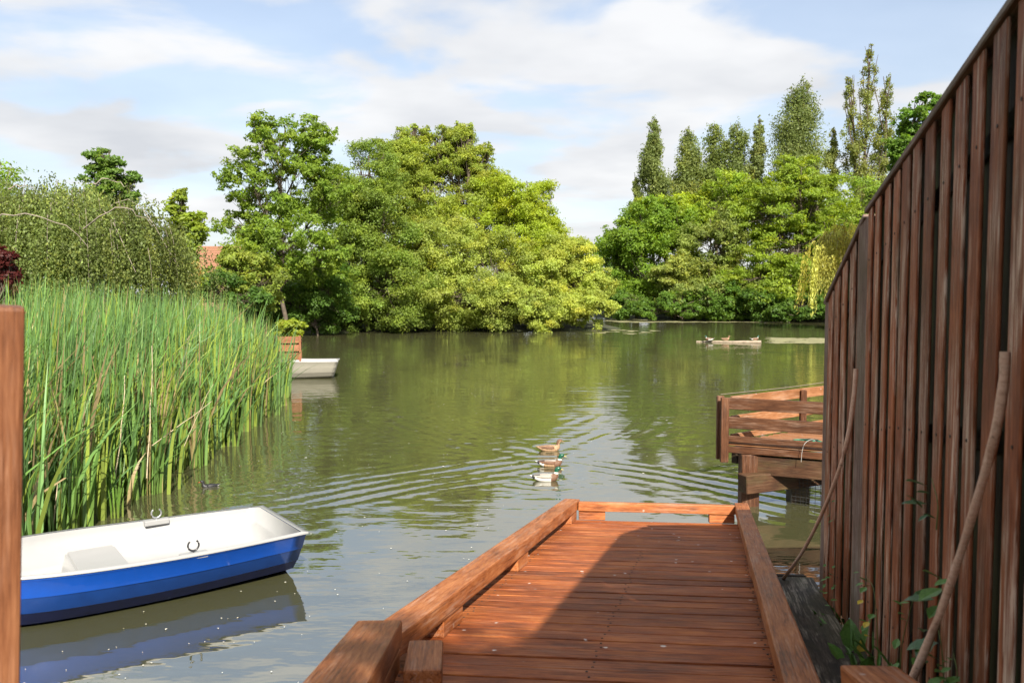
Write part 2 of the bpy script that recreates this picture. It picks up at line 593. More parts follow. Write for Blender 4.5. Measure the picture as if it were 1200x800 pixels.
def water_z(X, Y):
    Z = np.zeros_like(X)
    dx, dy = X - ARM_C[0], Y - ARM_C[1]
    arms = [((-4.05, -2.5), 0.38, 1.25, 0.95), ((-4.2, 4.6), 0.44, 1.1, 0.9), ((2.95, -2.45), 0.40, 1.35, 0.95), ((3.1, 5.7), 0.46, 1.2, 1.2)]
    for k, ((ax, ay), lam, amp, wid) in enumerate(arms):
        ln = math.hypot(ax, ay)
        tx, ty = ax / ln, ay / ln
        nx, ny = -ty, tx
        s = dx * tx + dy * ty
        # the arms bend a little, like rings of a wide radius
        p = dx * nx + dy * ny + 0.018 * s * s * (1 if (ny > 0) == (ay > 0) else -1) * -1
        w = wid * (0.55 + 0.16 * np.maximum(s, 0))
        env = np.exp(-(p / w) ** 2) * np.clip(s / 1.0, 0, 1) * np.exp(-np.maximum(s - 3.5, 0) ** 2 / 9.0)
        Z += amp * 0.0068 * env * np.sin(2 * math.pi * p / lam + 0.7 * k + 0.9 * np.sin(s * 0.9 + k) + 0.5 * np.sin(s * 2.3 + p * 1.7)) * (0.62 + 0.38 * np.sin(s * 1.7 + p * 2.6 + 2 * k) * np.sin(s * 0.6 - p * 1.1 + k))
    for (cx, cy, a, lam) in [(0.55, 13.75, 0.0030, 0.30), (0.66, 14.9, 0.0026, 0.33), (0.72, 16.4, 0.0026, 0.36), (-4.45, 13.4, 0.0018, 0.26)]:
        r = np.hypot(X - cx, Y - cy)
        Z += a * np.sin(2 * math.pi * r / lam) * np.exp(-(r / 1.15) ** 2)
    # broad faint swell
    Z += 0.0012 * np.sin(X * 2.1 + Y * 1.3) * np.sin(Y * 2.7 - X * 0.8)
    Z += 0.0010 * np.sin(X * 4.6 - Y * 3.4 + 1.0) * np.sin(Y * 5.1 + X * 1.9)
    edge = np.clip((X + 8.5) / 1.5, 0, 1) * np.clip((9.5 - X) / 1.5, 0, 1) * np.clip((Y - 5.0) / 1.0, 0, 1) * np.clip((27.0 - Y) / 4.0, 0, 1)
    return Z * edge


def water_mat():
    m, nt, out = new_mat('pond_water')
    N, L = nt.nodes.new, nt.links.new
    dif = N('ShaderNodeBsdfDiffuse')
    dif.inputs['Color'].default_value = (0.058, 0.058, 0.026, 1)
    gl = N('ShaderNodeBsdfGlossy'); gl.inputs['Roughness'].default_value = 0.03
    gl.inputs['Color'].default_value = (1, 1, 1, 1)
    fr = N('ShaderNodeFresnel'); fr.inputs['IOR'].default_value = 4.4
    mx = N('ShaderNodeMixShader')
    tc = N('ShaderNodeTexCoord')
    mp = N('ShaderNodeMapping'); mp.inputs['Scale'].default_value = (0.75, 1.6, 1.0)
    L(tc.outputs['Object'], mp.inputs['Vector'])
    n1 = N('ShaderNodeTexNoise'); n1.inputs['Scale'].default_value = 1.6; n1.inputs['Detail'].default_value = 3; n1.inputs['Roughness'].default_value = 0.45
    L(mp.outputs[0], n1.inputs['Vector'])
    n2 = N('ShaderNodeTexNoise'); n2.inputs['Scale'].default_value = 0.22; n2.inputs['Detail'].default_value = 3
    L(tc.outputs['Object'], n2.inputs['Vector'])
    pm = N('ShaderNodeMapRange')
    pm.inputs['From Min'].default_value = 0.38; pm.inputs['From Max'].default_value = 0.62
    pm.inputs['To Min'].default_value = 0.25; pm.inputs['To Max'].default_value = 1.0
    L(n2.outputs['Fac'], pm.inputs['Value'])
    hm = N('ShaderNodeMath'); hm.operation = 'MULTIPLY'
    L(n1.outputs['Fac'], hm.inputs[0]); L(pm.outputs[0], hm.inputs[1])
    bp = N('ShaderNodeBump'); bp.inputs['Strength'].default_value = 1.0; bp.inputs['Distance'].default_value = 0.022
    L(hm.outputs[0], bp.inputs['Height'])
    for nd in (gl, fr):
        L(bp.outputs[0], nd.inputs['Normal'])
    L(fr.outputs[0], mx.inputs[0]); L(dif.outputs[0], mx.inputs[1]); L(gl.outputs[0], mx.inputs[2])
    L(mx.outputs[0], out.inputs['Surface'])
    return m


wx = axis([(-60, -9, 20), (-9, 10, 290), (10, 60, 20)])
wy = axis([(2, 5, 6), (5, 12, 150), (12, 19, 140), (19, 27, 110), (27, 125, 60)])
o = obj('water', grid_mesh('water', wx, wy, water_z, water_mat()))
tag(o, 'green-brown pond water with ripples spreading from the ducks', 'water', kind='structure')

# ------------------------------------------------------------------ foliage toolkit


def unit(v):
    return v / (np.linalg.norm(v, axis=1)[:, None] + 1e-9)


def leaf_quads(c, n, size, aspect=0.55, along=None, g=rng, tri=False):
    """diamond leaves: centre, normal, length"""
    k = len(c)
    r = unit(g.normal(size=(k, 3))) if along is None else unit(along + g.normal(size=(k, 3)) * 0.25)
    t = unit(r - n * np.sum(r * n, axis=1)[:, None])
    b = np.cross(n, t)
    L = size[:, None]
    if tri:
        return np.stack([c - t * L * 0.4 + b * L * aspect * 0.6, c - t * L * 0.4 - b * L * aspect * 0.6, c + t * L * 0.55], axis=1).reshape(-1, 3)
    v = np.stack([c - t * L * 0.5, c + b * L * aspect * 0.5 - t * L * 0.06, c + t * L * 0.5, c - b * L * aspect * 0.5 - t * L * 0.06], axis=1)
    return v.reshape(-1, 3)


FOL = np.array([2.50, 2.42, 1.70])                      # even gain on every leaf colour


def tint(base, n, var=0.22, hue=0.12, g=rng):
    base = np.array(base) * FOL
    v = 1 + g.normal(size=(n, 1)) * var
    c = base[None, :] * np.clip(v, 0.45, 1.7)
    h = g.normal(size=(n, 1)) * hue
    h = np.abs(h)
    c = c * np.concatenate([1 + h * 1.6, 1 + h * 0.5, 1 - h * 0.8], axis=1)
    return np.clip(c, 0.004, 0.9)


def crown_from_clusters(cc, cr, cout, n_leaves, leaf, base_col, g, flat=0.65, var=0.2, upb=0.55, aspect=0.55, tri=False):
    """cc cluster centres, cr cluster radii, cout outward directions"""
    K = len(cc)
    w = cr ** 2
    counts = np.maximum(3, (n_leaves * w / w.sum())).astype(int)
    idx = np.repeat(np.arange(K), counts)
    n = len(idx)
    off = g.normal(size=(n, 3)) * 0.5
    off = np.clip(off, -1.1, 1.1)
    off[:, 2] *= flat
    c = cc[idx] + off * cr[idx][:, None]
    nrm = unit(g.normal(size=(n, 3)) * 0.65 + unit(off + 1e-6) * 0.6 + cout[idx] * 0.4 + np.array([0, 0, upb]))
    size = leaf * g.uniform(0.65, 1.35, n)
    v = leaf_quads(c, nrm, size, aspect, g=g, tri=tri)
    ccol = tint(base_col, K, var * 0.7, 0.08, g)
    lcol = ccol[idx] * np.clip(1 + g.normal(size=(n, 1)) * 0.10, 0.6, 1.4)
    return v, np.repeat(lcol, 3 if tri else 4, axis=0)


def branch(p0, p1, r0, r1, g, n=6, sag=0.0, wob=0.06):
    p0, p1 = np.array(p0, float), np.array(p1, float)
    t = np.linspace(0, 1, n)[:, None]
    L = np.linalg.norm(p1 - p0)
    pts = p0 + (p1 - p0) * t
    pts += np.sin(t * math.pi) * g.normal(size=(1, 3)) * wob * L
    pts[1:-1] += g.normal(size=(n - 2, 3)) * wob * 0.25 * L
    pts[:, 2] += (np.sin(t * math.pi) * sag * L)[:, 0]
    return pts, np.linspace(r0, r1, n)


def finish_tree(name, base, lines, lv, lc, bark, label, group=None, cat='tree', mat=None, sides=6, k=4):
    root = empty(name, base)
    b = np.array(base)
    v, q = tubes_arrays([(p - b, r) for p, r in lines], sides)
    obj('trunk', mesh_np(name + '_trunk', v, q, bark, smooth=True), root)
    nf = len(lv) // k
    cr = obj('crown', mesh_np(name + '_crown', lv - b, np.arange(nf * k).reshape(-1, k), mat or M_LEAF, lc), root)
    cr['kind'] = 'stuff'
    tag(root, label, cat, group)
    return root


def lobe_tree(name, label, base_px, d, lobes, n_leaves, leaf, col, seed, group=None, cat='tree', bark=None, dens=1.0, crad=0.26,
              trunk_r=None, stems=1, world=None, boughs=14, flat=0.65, var=0.2, shell=0.45, gap=0.0, limb_vis=0.4, aspect=0.55, col2=None):
    """broadleaf tree; lobes are (px, py, rx_px, ry_px, depth offset) ellipsoids of the crown at distance d"""
    g = np.random.default_rng(seed)
    s = d / F
    bx = at(base_px, 343, d).x
    bz = float(ground_z(np.array([[bx]]), np.array([[d]]))[0, 0]) - 0.1
    base = (bx, d, bz)
    if world:
        base = (world[0], world[1], 0.9); s = 1.0
    CC, CR, CO, LB = [], [], [], []
    LC = []
    for li, lb in enumerate(lobes):
        px, py, rx, ry, dd = lb[:5]
        c = np.array(at(px, py, d + dd)) if not world else np.array((px, py, dd))
        r = np.array([rx * s, (rx * 0.8 + ry * 0.2) * s, ry * s])
        rm = float(np.cbrt(r.prod()))
        K = int(dens * (26 + 20 * (rm / (crad * rm)) ** 1.3))
        # boughs: knots of foliage around the lobe, with hollows between them
        NB = max(7, int(boughs * (0.6 + rm / 4)))
        ub = unit(g.normal(size=(NB, 3)) + np.array([0, 0, 0.12]))
        rb = g.uniform(0.55, 0.92, (NB, 1))
        sc_ = g.uniform(0.30, 0.52, NB)
        which = g.integers(0, NB, K)
        u1 = unit(g.normal(size=(K, 3)) + ub[which] * 0.7)
        rad = (shell + (1.02 - shell) * g.random((K, 1)) ** 0.6) * (1 + 0.15 * g.normal(size=(K, 1)))
        p = c + (ub * rb)[which] * r + u1 * rad * sc_[which][:, None] * r * np.array([1.1, 1.1, 0.85])
        u = unit(u1 + 0.5 * ub[which])
        keep = g.random(K) > gap
        p, u = p[keep], u[keep]
        keep2 = p[:, 2] > 0.15
        p, u = p[keep2], u[keep2]
        CC.append(p); CO.append(u)
        CR.append(rm * crad * 0.8 * g.uniform(0.6, 1.45, len(p)))
        LB.append((c, rm, len(p)))
        LC.append(np.full(len(p), li))
    cc, co, cr = np.concatenate(CC), np.concatenate(CO), np.concatenate(CR)
    tri = d > 50 and not world
    lv, lc = crown_from_clusters(cc, cr, co, int(n_leaves * (1.65 if tri else 1)), leaf * (0.80 if tri else 1), col, g, flat, var, aspect=aspect, tri=tri)
    lines = []
    top = max(c[2] + rm * 0.5 for c, rm, _ in LB)
    tr = trunk_r or 0.018 * top + 0.05
    mx = float(np.average([c[0] for c, rm, _ in LB], weights=[rm for c, rm, _ in LB]))
    my = float(np.average([c[1] for c, rm, _ in LB], weights=[rm for c, rm, _ in LB]))
    for k in range(stems):
        q = g.normal(size=2) * (0.25 if stems > 1 else 0)
        tp = np.array([mx + q[0] * top * 0.2, my + q[1] * top * 0.2, top])
        pts, rad = branch(np.array(base) + np.array([q[0] * tr * 4, q[1] * tr * 4, 0]), tp, tr / stems ** 0.4, tr * 0.15, g, 9, 0, 0.03)
        lines.append((pts, rad))
    main = lines[0][0]
    o = 0
    for c, rm, K in LB:
        tz = np.clip(c[2] * 0.55, base[2] + 0.5, top * 0.8)
        i = int(np.argmin(np.abs(main[:, 2] - tz)))
        st = lines[g.integers(stems)][0][i]
        pts, rad = branch(st, c, tr * 0.45, tr * 0.14, g, 7, 0.06, 0.07)
        lines.append((pts, rad))
        P = cc[o:o + K]
        o += K
        for j in g.choice(K, max(2, int(K * limb_vis)), replace=False) if K > 2 else []:
            a = pts[g.integers(3, 7)]
            lines.append(branch(a, P[j], tr * 0.12, tr * 0.03, g, 5, 0.05, 0.06))
    return finish_tree(name, base, lines, lv, lc, bark or M_BARK, label, group, cat, k=3 if tri else 4)


def poplar(name, label, px, top_py, width_px, low_py, d, n_leaves, leaf, col, seed, group, open_=0.0, shoots=26, leaders=1):
    """columnar poplar: steep shoots hugging the trunk, each feathered with leaf tufts"""
    g = np.random.default_rng(seed)
    bx = at(px, 343, d).x
    base = np.array([bx, d, 0.3])
    H = at(px, top_py, d).z
    low = max(at(px, low_py, d).z, 1.5)
    W = width_px * d / F * 0.5
    lines, CC, CR, CO = [], [], [], []
    tr = 0.012 * H
    leads = []
    for k in range(leaders):
        ox = (k - (leaders - 1) / 2) * W * 0.75 if leaders > 1 else 0.0
        hk = H * (1 - 0.07 * abs(k - (leaders - 1) / 2) * 1.6)
        p, r = branch(base, base + np.array([ox, g.normal() * W * 0.3, hk - base[2]]), tr, tr * 0.12, g, 12, 0, 0.012)
        lines.append((p, r)); leads.append((p, hk))
    for s in range(shoots):
        p, hk = leads[s % leaders]
        f = (s + g.random()) / shoots
        z0 = low * 0.75 + (hk * 0.93 - low * 0.75) * f
        st = np.array([np.interp(z0, p[:, 2], p[:, k]) for k in range(3)])
        prof = min(1.0, (f + 0.25) / 0.4) * (1 - f) ** 0.62 + 0.05
        az = g.uniform(0, 2 * math.pi)
        reach = W * prof * g.uniform(0.55, 1.1) / (1.15 if leaders > 1 else 1.0)
        rise = min(hk * 1.0 - z0, (H - low) * g.uniform(0.16, 0.34))
        en = st + np.array([math.cos(az) * reach, math.sin(az) * reach, max(rise, 0.5)])
        bp, br = branch(st, en, tr * 0.25, tr * 0.05, g, 7, 0, 0.03)
        lines.append((bp, br))
        m = 8
        tt = g.uniform(0.15, 1.03, m)
        for t in tt:
            if g.random() < open_: continue
            c = st + (en - st) * t + g.normal(size=3) * W * 0.12
            ax = np.array([np.interp(c[2], p[:, 2], p[:, k]) for k in range(2)])
            tq = min(max((c[2] - low) / (hk - low), -0.3), 1.0)
            env = W * (min(1.0, (tq + 0.45) / 0.7) * (1 - tq) ** 0.75 * (1 + 0.22 * math.sin(az * 3 + tq * 17 + seed)) + 0.05) / (1.3 if leaders > 1 else 1.0)
            off_ = c[:2] - ax
            ro = np.hypot(*off_)
            if ro > env: c[:2] = ax + off_ * env / ro
            CC.append(c); CR.append((0.06 * W + 0.30 * env) * g.uniform(0.7, 1.35) * (0.8 if open_ > 0.2 else 1))
            CO.append(np.array([math.cos(az), math.sin(az), 0.2]))
    for p, hk in leads:
        for f in np.linspace(0.55, 1.0, 12):
            c = np.array([np.interp(hk * f, p[:, 2], p[:, k]) for k in range(3)])
            CC.append(c + g.normal(size=3) * W * 0.05); CR.append(W * (0.05 + 0.22 * (1 - f))); CO.append(np.array([0, 0, 1.0]))
    lv, lc = crown_from_clusters(np.array(CC), np.array(CR), np.array(CO), int(n_leaves * 1.6), leaf * 0.84, col, g, 1.25, 0.16, 0.25, tri=True)
    return finish_tree(name, tuple(base), lines, lv, lc, M_BARK, label, group, sides=5, k=3)


def weeping(name, label, base, dome, n_strands, strand_len, n_leaves, leaf, col, seed, group=None, bark=None, aspect=0.4, arch=14, arcs=None, low=0.4, inner=0.25):
    """weeping crown: branches arch up from the trunk and leafy strands hang from them"""
    g = np.random.default_rng(seed)
    cx, cy, cz, rx, ry, rz = dome           # centre and radii of the dome (rz above cz)
    base = np.array(base, float)
    lines = []
    lines.append(branch(base, (cx, cy, cz + rz * 0.45), 0.022 * (cz + rz) + 0.03, 0.05, g, 7, 0, 0.03))
    for k in range(arch):
        az = 2 * math.pi * (k + g.uniform(0, 0.7)) / arch
        rr = g.uniform(0.75, 1.02)
        e = np.array([cx + math.cos(az) * rx * rr, cy + math.sin(az) * ry * rr, cz + rz * g.uniform(0.05, 0.5)])
        s0 = np.array([cx, cy, cz + rz * g.uniform(0.2, 0.75)])
        mid = s0 * 0.45 + e * 0.55
        mid[2] = cz + rz * g.uniform(0.62, 1.0)
        pts = spline([s0, mid, e], 9)
        lines.append((pts, np.linspace(0.020, 0.006, 9)))
    for pa in (arcs or []):
        lines.append((spline(pa, 10) + g.normal(size=(10, 3)) * 0.035, np.linspace(0.019, 0.007, 10)))
    per = max(4, n_leaves // n_strands)
    cols_s = tint(col, n_strands, 0.18, 0.10, g)
    V, C = [], []
    NBo = max(18, n_strands // 22)
    b_az = g.uniform(0, 2 * math.pi, NBo); b_rr = np.sqrt(g.uniform(inner ** 2, 1.0, NBo))
    b_col = tint(col, NBo, 0.26, 0.10, g); b_dz = g.normal(size=NBo) * 0.07
    for s in range(n_strands):
        kb = int(g.integers(NBo))
        az = b_az[kb] + g.normal() * 0.10 / max(b_rr[kb], 0.2)
        rr = min(1.03, abs(b_rr[kb] + g.normal() * 0.07))
        cols_s[s] = b_col[kb] * g.uniform(0.8, 1.25)
        h = math.sqrt(max(0.0, 1 - min(rr * 0.97, 1) ** 2))
        bump = 1 + 0.10 * math.sin(az * 5 + seed) + 0.09 * math.sin(az * 13 + rr * 9)
        st = np.array([cx + math.cos(az) * rx * rr * bump, cy + math.sin(az) * ry * rr * bump, cz + rz * (h + b_dz[kb]) * g.uniform(0.88, 1.04)])
        L = min(strand_len * g.uniform(0.5, 1.15), st[2] - low - g.uniform(0, 0.5))
        if L < 0.3: continue
        out = np.array([math.cos(az), math.sin(az), 0])
        t = g.random(per)
        c = st[None, :] + np.stack([np.zeros(per), np.zeros(per), -L * t], axis=1) + out[None, :] * (0.16 * L * np.sqrt(t) * g.uniform(0.3, 1.2))[:, None]
        c += g.normal(size=(per, 3)) * np.array([0.065, 0.065, 0.05]) * (0.6 + leaf * 2)
        nrm = unit(g.normal(size=(per, 3)) * 0.85 + out * 0.45 + np.array([0, 0, 0.4]))
        v = leaf_quads(c, nrm, leaf * g.uniform(0.6, 1.3, per), aspect, along=np.tile(np.array([[0, 0, -1.0]]), (per, 1)), g=g)
        V.append(v)
        C.append(np.repeat(cols_s[s][None, :] * np.clip(1 + g.normal(size=(per, 1)) * 0.2, 0.5, 1.6), 4, axis=0))
        if s % 30 == 0:
            tt = np.linspace(0, 1, 5)[:, None]
            pts = st + np.array([0, 0, -L]) * tt + out * 0.13 * L * np.sqrt(tt)
            lines.append((pts, np.linspace(0.006, 0.003, 5)))
    return finish_tree(name, tuple(base), lines, np.concatenate(V), np.concatenate(C), bark or M_BARK_PALE, label, group)


# ------------------------------------------------------------------ trees on the island and left bank
G_YEL = (0.115, 0.155, 0.020)
G_MID = (0.070, 0.120, 0.018)
G_DARK = (0.040, 0.080, 0.016)
G_PALE = (0.135, 0.165, 0.048)
G_GREY = (0.095, 0.125, 0.050)
GI = 'trees on the island'
GF = 'trees on the far bank'
GP = 'tall poplars behind the far bank'

lobe_tree('alder_tree', 'tall open alder with sky showing through its crown, left of the island thicket', 338, 57,
          [(322, 168, 34, 34, 0), (362, 165, 30, 30, 1), (296, 215, 34, 36, -.5), (345, 222, 44, 36, 0), (385, 225, 26, 40, 1), (288, 268, 30, 24, 0),
           (335, 285, 46, 36, -1), (375, 300, 34, 36, 0), (300, 318, 34, 24, -1)],
          26000, 0.26, (0.066, 0.108, 0.022), 3, GI, dens=0.75, crad=0.18, gap=0.15, shell=0.2, limb_vis=0.35, boughs=24, trunk_r=0.17)
lobe_tree('island_tree', 'dark green rounded tree at the left end of the island, beside the open alder', 436, 68,
          [(432, 205, 36, 40, 0), (410, 250, 40, 44, -1), (450, 262, 46, 50, -2), (415, 320, 44, 50, -2), (455, 340, 46, 44, -3)],
          64000, 0.20, (0.068, 0.105, 0.026), 4, GI, crad=0.22)
lobe_tree('birch_tree', 'feathery pale birch with the highest top on the island', 488, 73,
          [(486, 180, 30, 34, 0), (470, 200, 34, 40, 0), (500, 225, 40, 50, -1), (460, 250, 36, 40, 0), (515, 170, 14, 20, 0), (484, 158, 8, 14, 0), (468, 166, 8, 20, 0), (447, 180, 10, 18, 0), (500, 160, 7, 16, 0)],
          56000, 0.19, (0.095, 0.130, 0.030), 5, GI, crad=0.20, gap=0.1, shell=0.3)
lobe_tree('birch_tree', 'wispy birch with upright shoots, right of the highest island top', 545, 74,
          [(540, 180, 26, 32, 0), (528, 215, 34, 46, 0), (562, 195, 16, 24, 0), (550, 250, 40, 44, -1), (575, 220, 22, 22, 0), (536, 160, 7, 14, 0), (549, 163, 7, 18, 0), (524, 168, 8, 20, 0), (570, 182, 8, 14, 0)],
          48000, 0.19, (0.100, 0.135, 0.034), 6, GI, crad=0.20, gap=0.15, shell=0.25)
lobe_tree('island_tree', 'bright yellow-green rounded tree at the right shoulder of the island', 610, 72,
          [(606, 232, 40, 34, 0), (636, 250, 30, 34, 0), (585, 262, 40, 44, -1), (628, 290, 42, 44, -1), (652, 275, 18, 22, 0)],
          60000, 0.21, (0.108, 0.148, 0.022), 7, GI, crad=0.22, gap=0.05)
lobe_tree('willow_tree', 'broad pale willow in front of the island, hanging over the water in the middle', 555, 68,
          [(530, 300, 48, 48, 0), (580, 320, 46, 50, -1), (545, 350, 54, 40, -2), (500, 340, 40, 48, -1), (600, 358, 46, 32, -2), (490, 290, 34, 36, 0)],
          80000, 0.20, (0.112, 0.148, 0.046), 8, GI, crad=0.20, gap=0.06, bark=M_BARK)
lobe_tree('willow_tree', 'pale drooping willow at the right tip of the island', 655, 69,
          [(655, 320, 42, 40, 0), (684, 335, 34, 36, 0), (640, 356, 44, 32, -2), (690, 362, 28, 24, -1), (700, 322, 16, 18, 0), (668, 300, 26, 24, 1), (625, 330, 34, 40, -1)],
          74000, 0.20, (0.125, 0.160, 0.046), 9, GI, crad=0.20, gap=0.06)
lobe_tree('shore_bush', 'dark bush at the waterline below the left island tree', 430, 65.5,
          [(395, 362, 34, 26, 0), (435, 368, 34, 22, 0), (475, 366, 36, 24, 0), (380, 335, 26, 34, 1)],
          26000, 0.22, (0.055, 0.085, 0.022), 10, GI, cat='bush', crad=0.24)
lobe_tree('shore_bush', 'dark undergrowth on the bank right of the planter, below the alder', 372, 60,
          [(352, 355, 26, 30, 0), (385, 345, 28, 40, 0), (365, 378, 30, 12, 0), (320, 345, 24, 26, 0)],
          18000, 0.22, (0.036, 0.072, 0.016), 41, GI, cat='bush', crad=0.24)

# ------------------------------------------------------------------ trees on the far bank
lobe_tree('far_bank_tree', 'dark broadleaf tree at the left end of the far bank', 745, 98,
          [(740, 280, 34, 34, 0), (765, 262, 34, 30, 0), (725, 312, 26, 34, 0), (762, 318, 40, 40, -1), (795, 285, 26, 40, 0), (735, 345, 26, 28, -1), (712, 290, 14, 22, 2)],
          34000, 0.36, (0.060, 0.105, 0.018), 12, GF, crad=0.22)
lobe_tree('far_bank_tree', 'yellow-topped tree behind the left end of the far bank', 785, 104,
          [(780, 258, 36, 26, 0), (812, 255, 30, 30, 0), (760, 248, 18, 14, 0)], 16000, 0.36, (0.100, 0.140, 0.020), 13, GF, crad=0.22)
lobe_tree('golden_shrub', 'golden yellow shrub glowing in the middle of the far bank', 792, 92,
          [(778, 322, 16, 12, 0), (798, 312, 14, 18, 0), (790, 338, 18, 16, 0)], 6000, 0.30, (0.098, 0.125, 0.040), 14, cat='shrub', crad=0.28)
lobe_tree('grey_willow_tree', 'grey-green willow on the far bank right of the golden shrub', 832, 94,
          [(835, 290, 36, 40, 0), (820, 335, 38, 40, -1), (852, 330, 34, 40, -1), (800, 352, 26, 24, -1), (850, 268, 24, 20, 0)],
          26000, 0.34, (0.085, 0.115, 0.040), 15, GF, crad=0.21, gap=0.05)
lobe_tree('far_bank_tree', 'rounded green tree behind the grey willow on the far bank', 855, 101,
          [(850, 240, 36, 30, 0), (880, 250, 30, 34, 0), (830, 262, 26, 26, 0)], 16000, 0.36, (0.085, 0.130, 0.024), 16, GF, crad=0.22)
lobe_tree('maple_tree', 'largest bright green maple on the far bank with layered boughs', 930, 93,
          [(932, 215, 34, 32, 0), (905, 250, 44, 34, 0), (958, 245, 40, 36, 0), (925, 290, 60, 36, -1), (890, 325, 44, 40, -2), (940, 335, 54, 42, -2), (975, 290, 36, 40, -1), (985, 345, 40, 34, -2)],
          64000, 0.34, (0.078, 0.118, 0.020), 17, GF, crad=0.20, flat=0.45, gap=0.06)
lobe_tree('far_bank_tree', 'green tree on the far bank right of the maple, at the fence top', 1000, 99,
          [(1000, 250, 40, 46, 0), (1035, 270, 40, 50, 0), (985, 300, 34, 44, 0), (1040, 330, 50, 50, 0)], 22000, 0.36, (0.075, 0.120, 0.026), 18, GF, crad=0.22)
lobe_tree('far_bank_tree', 'dark leafy tree rising above the fence, right of the tallest poplar', 1075, 62,
          [(1080, 135, 26, 26, 0), (1065, 170, 26, 26, 0), (1100, 165, 30, 34, 0), (1055, 190, 14, 12, 0), (1095, 215, 36, 36, 0)], 12000, 0.32, (0.046, 0.092, 0.018), 19, GF,
          crad=0.22, flat=0.4, gap=0.15)
lobe_tree('shore_bush', 'low dark bushes along the waterline at the left half of the far bank', 800, 90,
          [(735, 356, 20, 18, 2), (762, 364, 16, 9, 0), (788, 355, 18, 18, 0), (815, 364, 18, 10, -1), (842, 352, 20, 22, -1), (866, 364, 16, 10, -1)], 14000, 0.32, (0.040, 0.078, 0.018), 20, cat='bush', crad=0.25)
lobe_tree('shore_bush', 'low dark bushes along the waterline below the maple', 930, 88,
          [(885, 356, 20, 20, 0), (912, 366, 20, 9, -1), (940, 358, 24, 16, -1), (970, 366, 22, 10, -1), (1000, 355, 26, 22, -1)], 14000, 0.32, (0.034, 0.068, 0.016), 21, cat='bush', crad=0.25)

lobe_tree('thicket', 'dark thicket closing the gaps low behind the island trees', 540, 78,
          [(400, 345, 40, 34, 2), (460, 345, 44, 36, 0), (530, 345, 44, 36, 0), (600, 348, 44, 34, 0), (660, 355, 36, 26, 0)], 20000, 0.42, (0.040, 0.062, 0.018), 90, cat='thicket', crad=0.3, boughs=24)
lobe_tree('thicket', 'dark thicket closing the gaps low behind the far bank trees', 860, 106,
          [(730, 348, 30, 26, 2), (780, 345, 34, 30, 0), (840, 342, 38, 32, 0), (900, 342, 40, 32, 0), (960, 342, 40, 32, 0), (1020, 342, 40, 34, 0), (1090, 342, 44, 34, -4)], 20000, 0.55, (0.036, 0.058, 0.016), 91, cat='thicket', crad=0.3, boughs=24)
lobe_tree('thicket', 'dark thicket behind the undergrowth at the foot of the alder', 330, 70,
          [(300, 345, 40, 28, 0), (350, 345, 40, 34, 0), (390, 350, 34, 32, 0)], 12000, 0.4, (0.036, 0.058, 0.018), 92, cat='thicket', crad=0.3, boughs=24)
PC = (0.064, 0.088, 0.040)
poplar('poplar_tree', 'slender dark poplar, leftmost of the poplar row', 764, 140, 44, 240, 112, 14000, 0.32, PC, 31, GP)
poplar('poplar_tree', 'short poplar spire beside the leftmost poplar', 743, 203, 20, 255, 112, 2600, 0.34, PC, 32, GP, shoots=14)
poplar('poplar_tree', 'leaning cone-shaped poplar, second tall one from the left', 806, 151, 54, 245, 113, 14000, 0.32, (0.072, 0.098, 0.042), 33, GP)
poplar('poplar_tree', 'wide bushy poplar with a blunt double top', 848, 132, 74, 240, 114, 22000, 0.32, (0.066, 0.092, 0.038), 34, GP, shoots=34, leaders=2)
poplar('poplar_tree', 'thin pale poplar just right of the blunt double-topped poplar', 885, 140, 34, 230, 112, 9000, 0.31, (0.080, 0.105, 0.050), 35, GP, open_=0.15)
poplar('poplar_tree', 'broad pointed poplar rising behind the maple top', 932, 99, 84, 225, 111, 24000, 0.32, PC, 36, GP, shoots=34)
poplar('poplar_tree', 'small thin poplar between the broad pointed and the tallest poplar', 973, 150, 26, 230, 112, 4200, 0.34, (0.085, 0.108, 0.045), 37, GP, open_=0.15, shoots=18)
poplar('poplar_tree', 'tallest poplar, open and split into several bare shoots', 1018, 50, 64, 290, 108, 20000, 0.31, (0.078, 0.098, 0.038), 38, GP, open_=0.30, shoots=46, leaders=3)

b = at(972, 343, 70)
weeping('weeping_willow_tree', 'pale yellow weeping willow beside the end of the fence', (b.x, 70, 0.3), (b.x + .9, 70, 5.2, 2.9, 2.6, 3.3), 520, 4.6, 16000, 0.32,
        (0.150, 0.165, 0.060), 40, aspect=0.25, low=0.8, inner=0.05)

# ------------------------------------------------------------------ left bank planting
b = at(85, 343, 24)
weeping('weeping_birch_tree', 'wide weeping birch dome with grey arching branches behind the reeds', (b.x, 24, 0.3), (b.x - .1, 24, 2.9, 3.45, 3.0, 3.05), 3600, 2.4, 125000, 0.08,
        (0.060, 0.084, 0.036), 50, aspect=0.6, arch=6, low=0.5, inner=0.02,
        arcs=[[at(100, 268, 21.6), at(118, 250, 21.1), at(142, 244, 21.0), at(160, 250, 21.1), at(178, 266, 21.4)], [at(-10, 258, 21.2), at(20, 250, 21.0), at(45, 254, 21.0), at(75, 264, 21.0), at(102, 288, 21.3)],
              [at(10, 222, 22.4), at(22, 217, 22.4), at(40, 221, 22.4)], [at(110, 216, 22.4), at(128, 211, 22.4), at(150, 219, 22.4)]])
lobe_tree('distant_tree', 'dark tree top rising above the weeping birch dome', 130, 72,
          [(125, 186, 22, 12, 0), (118, 205, 20, 12, 0), (145, 207, 16, 9, 0), (130, 225, 26, 18, 0), (130, 260, 30, 30, 0)], 9000, 0.34, (0.045, 0.085, 0.022), 51, cat='tree', crad=0.26, flat=0.5)
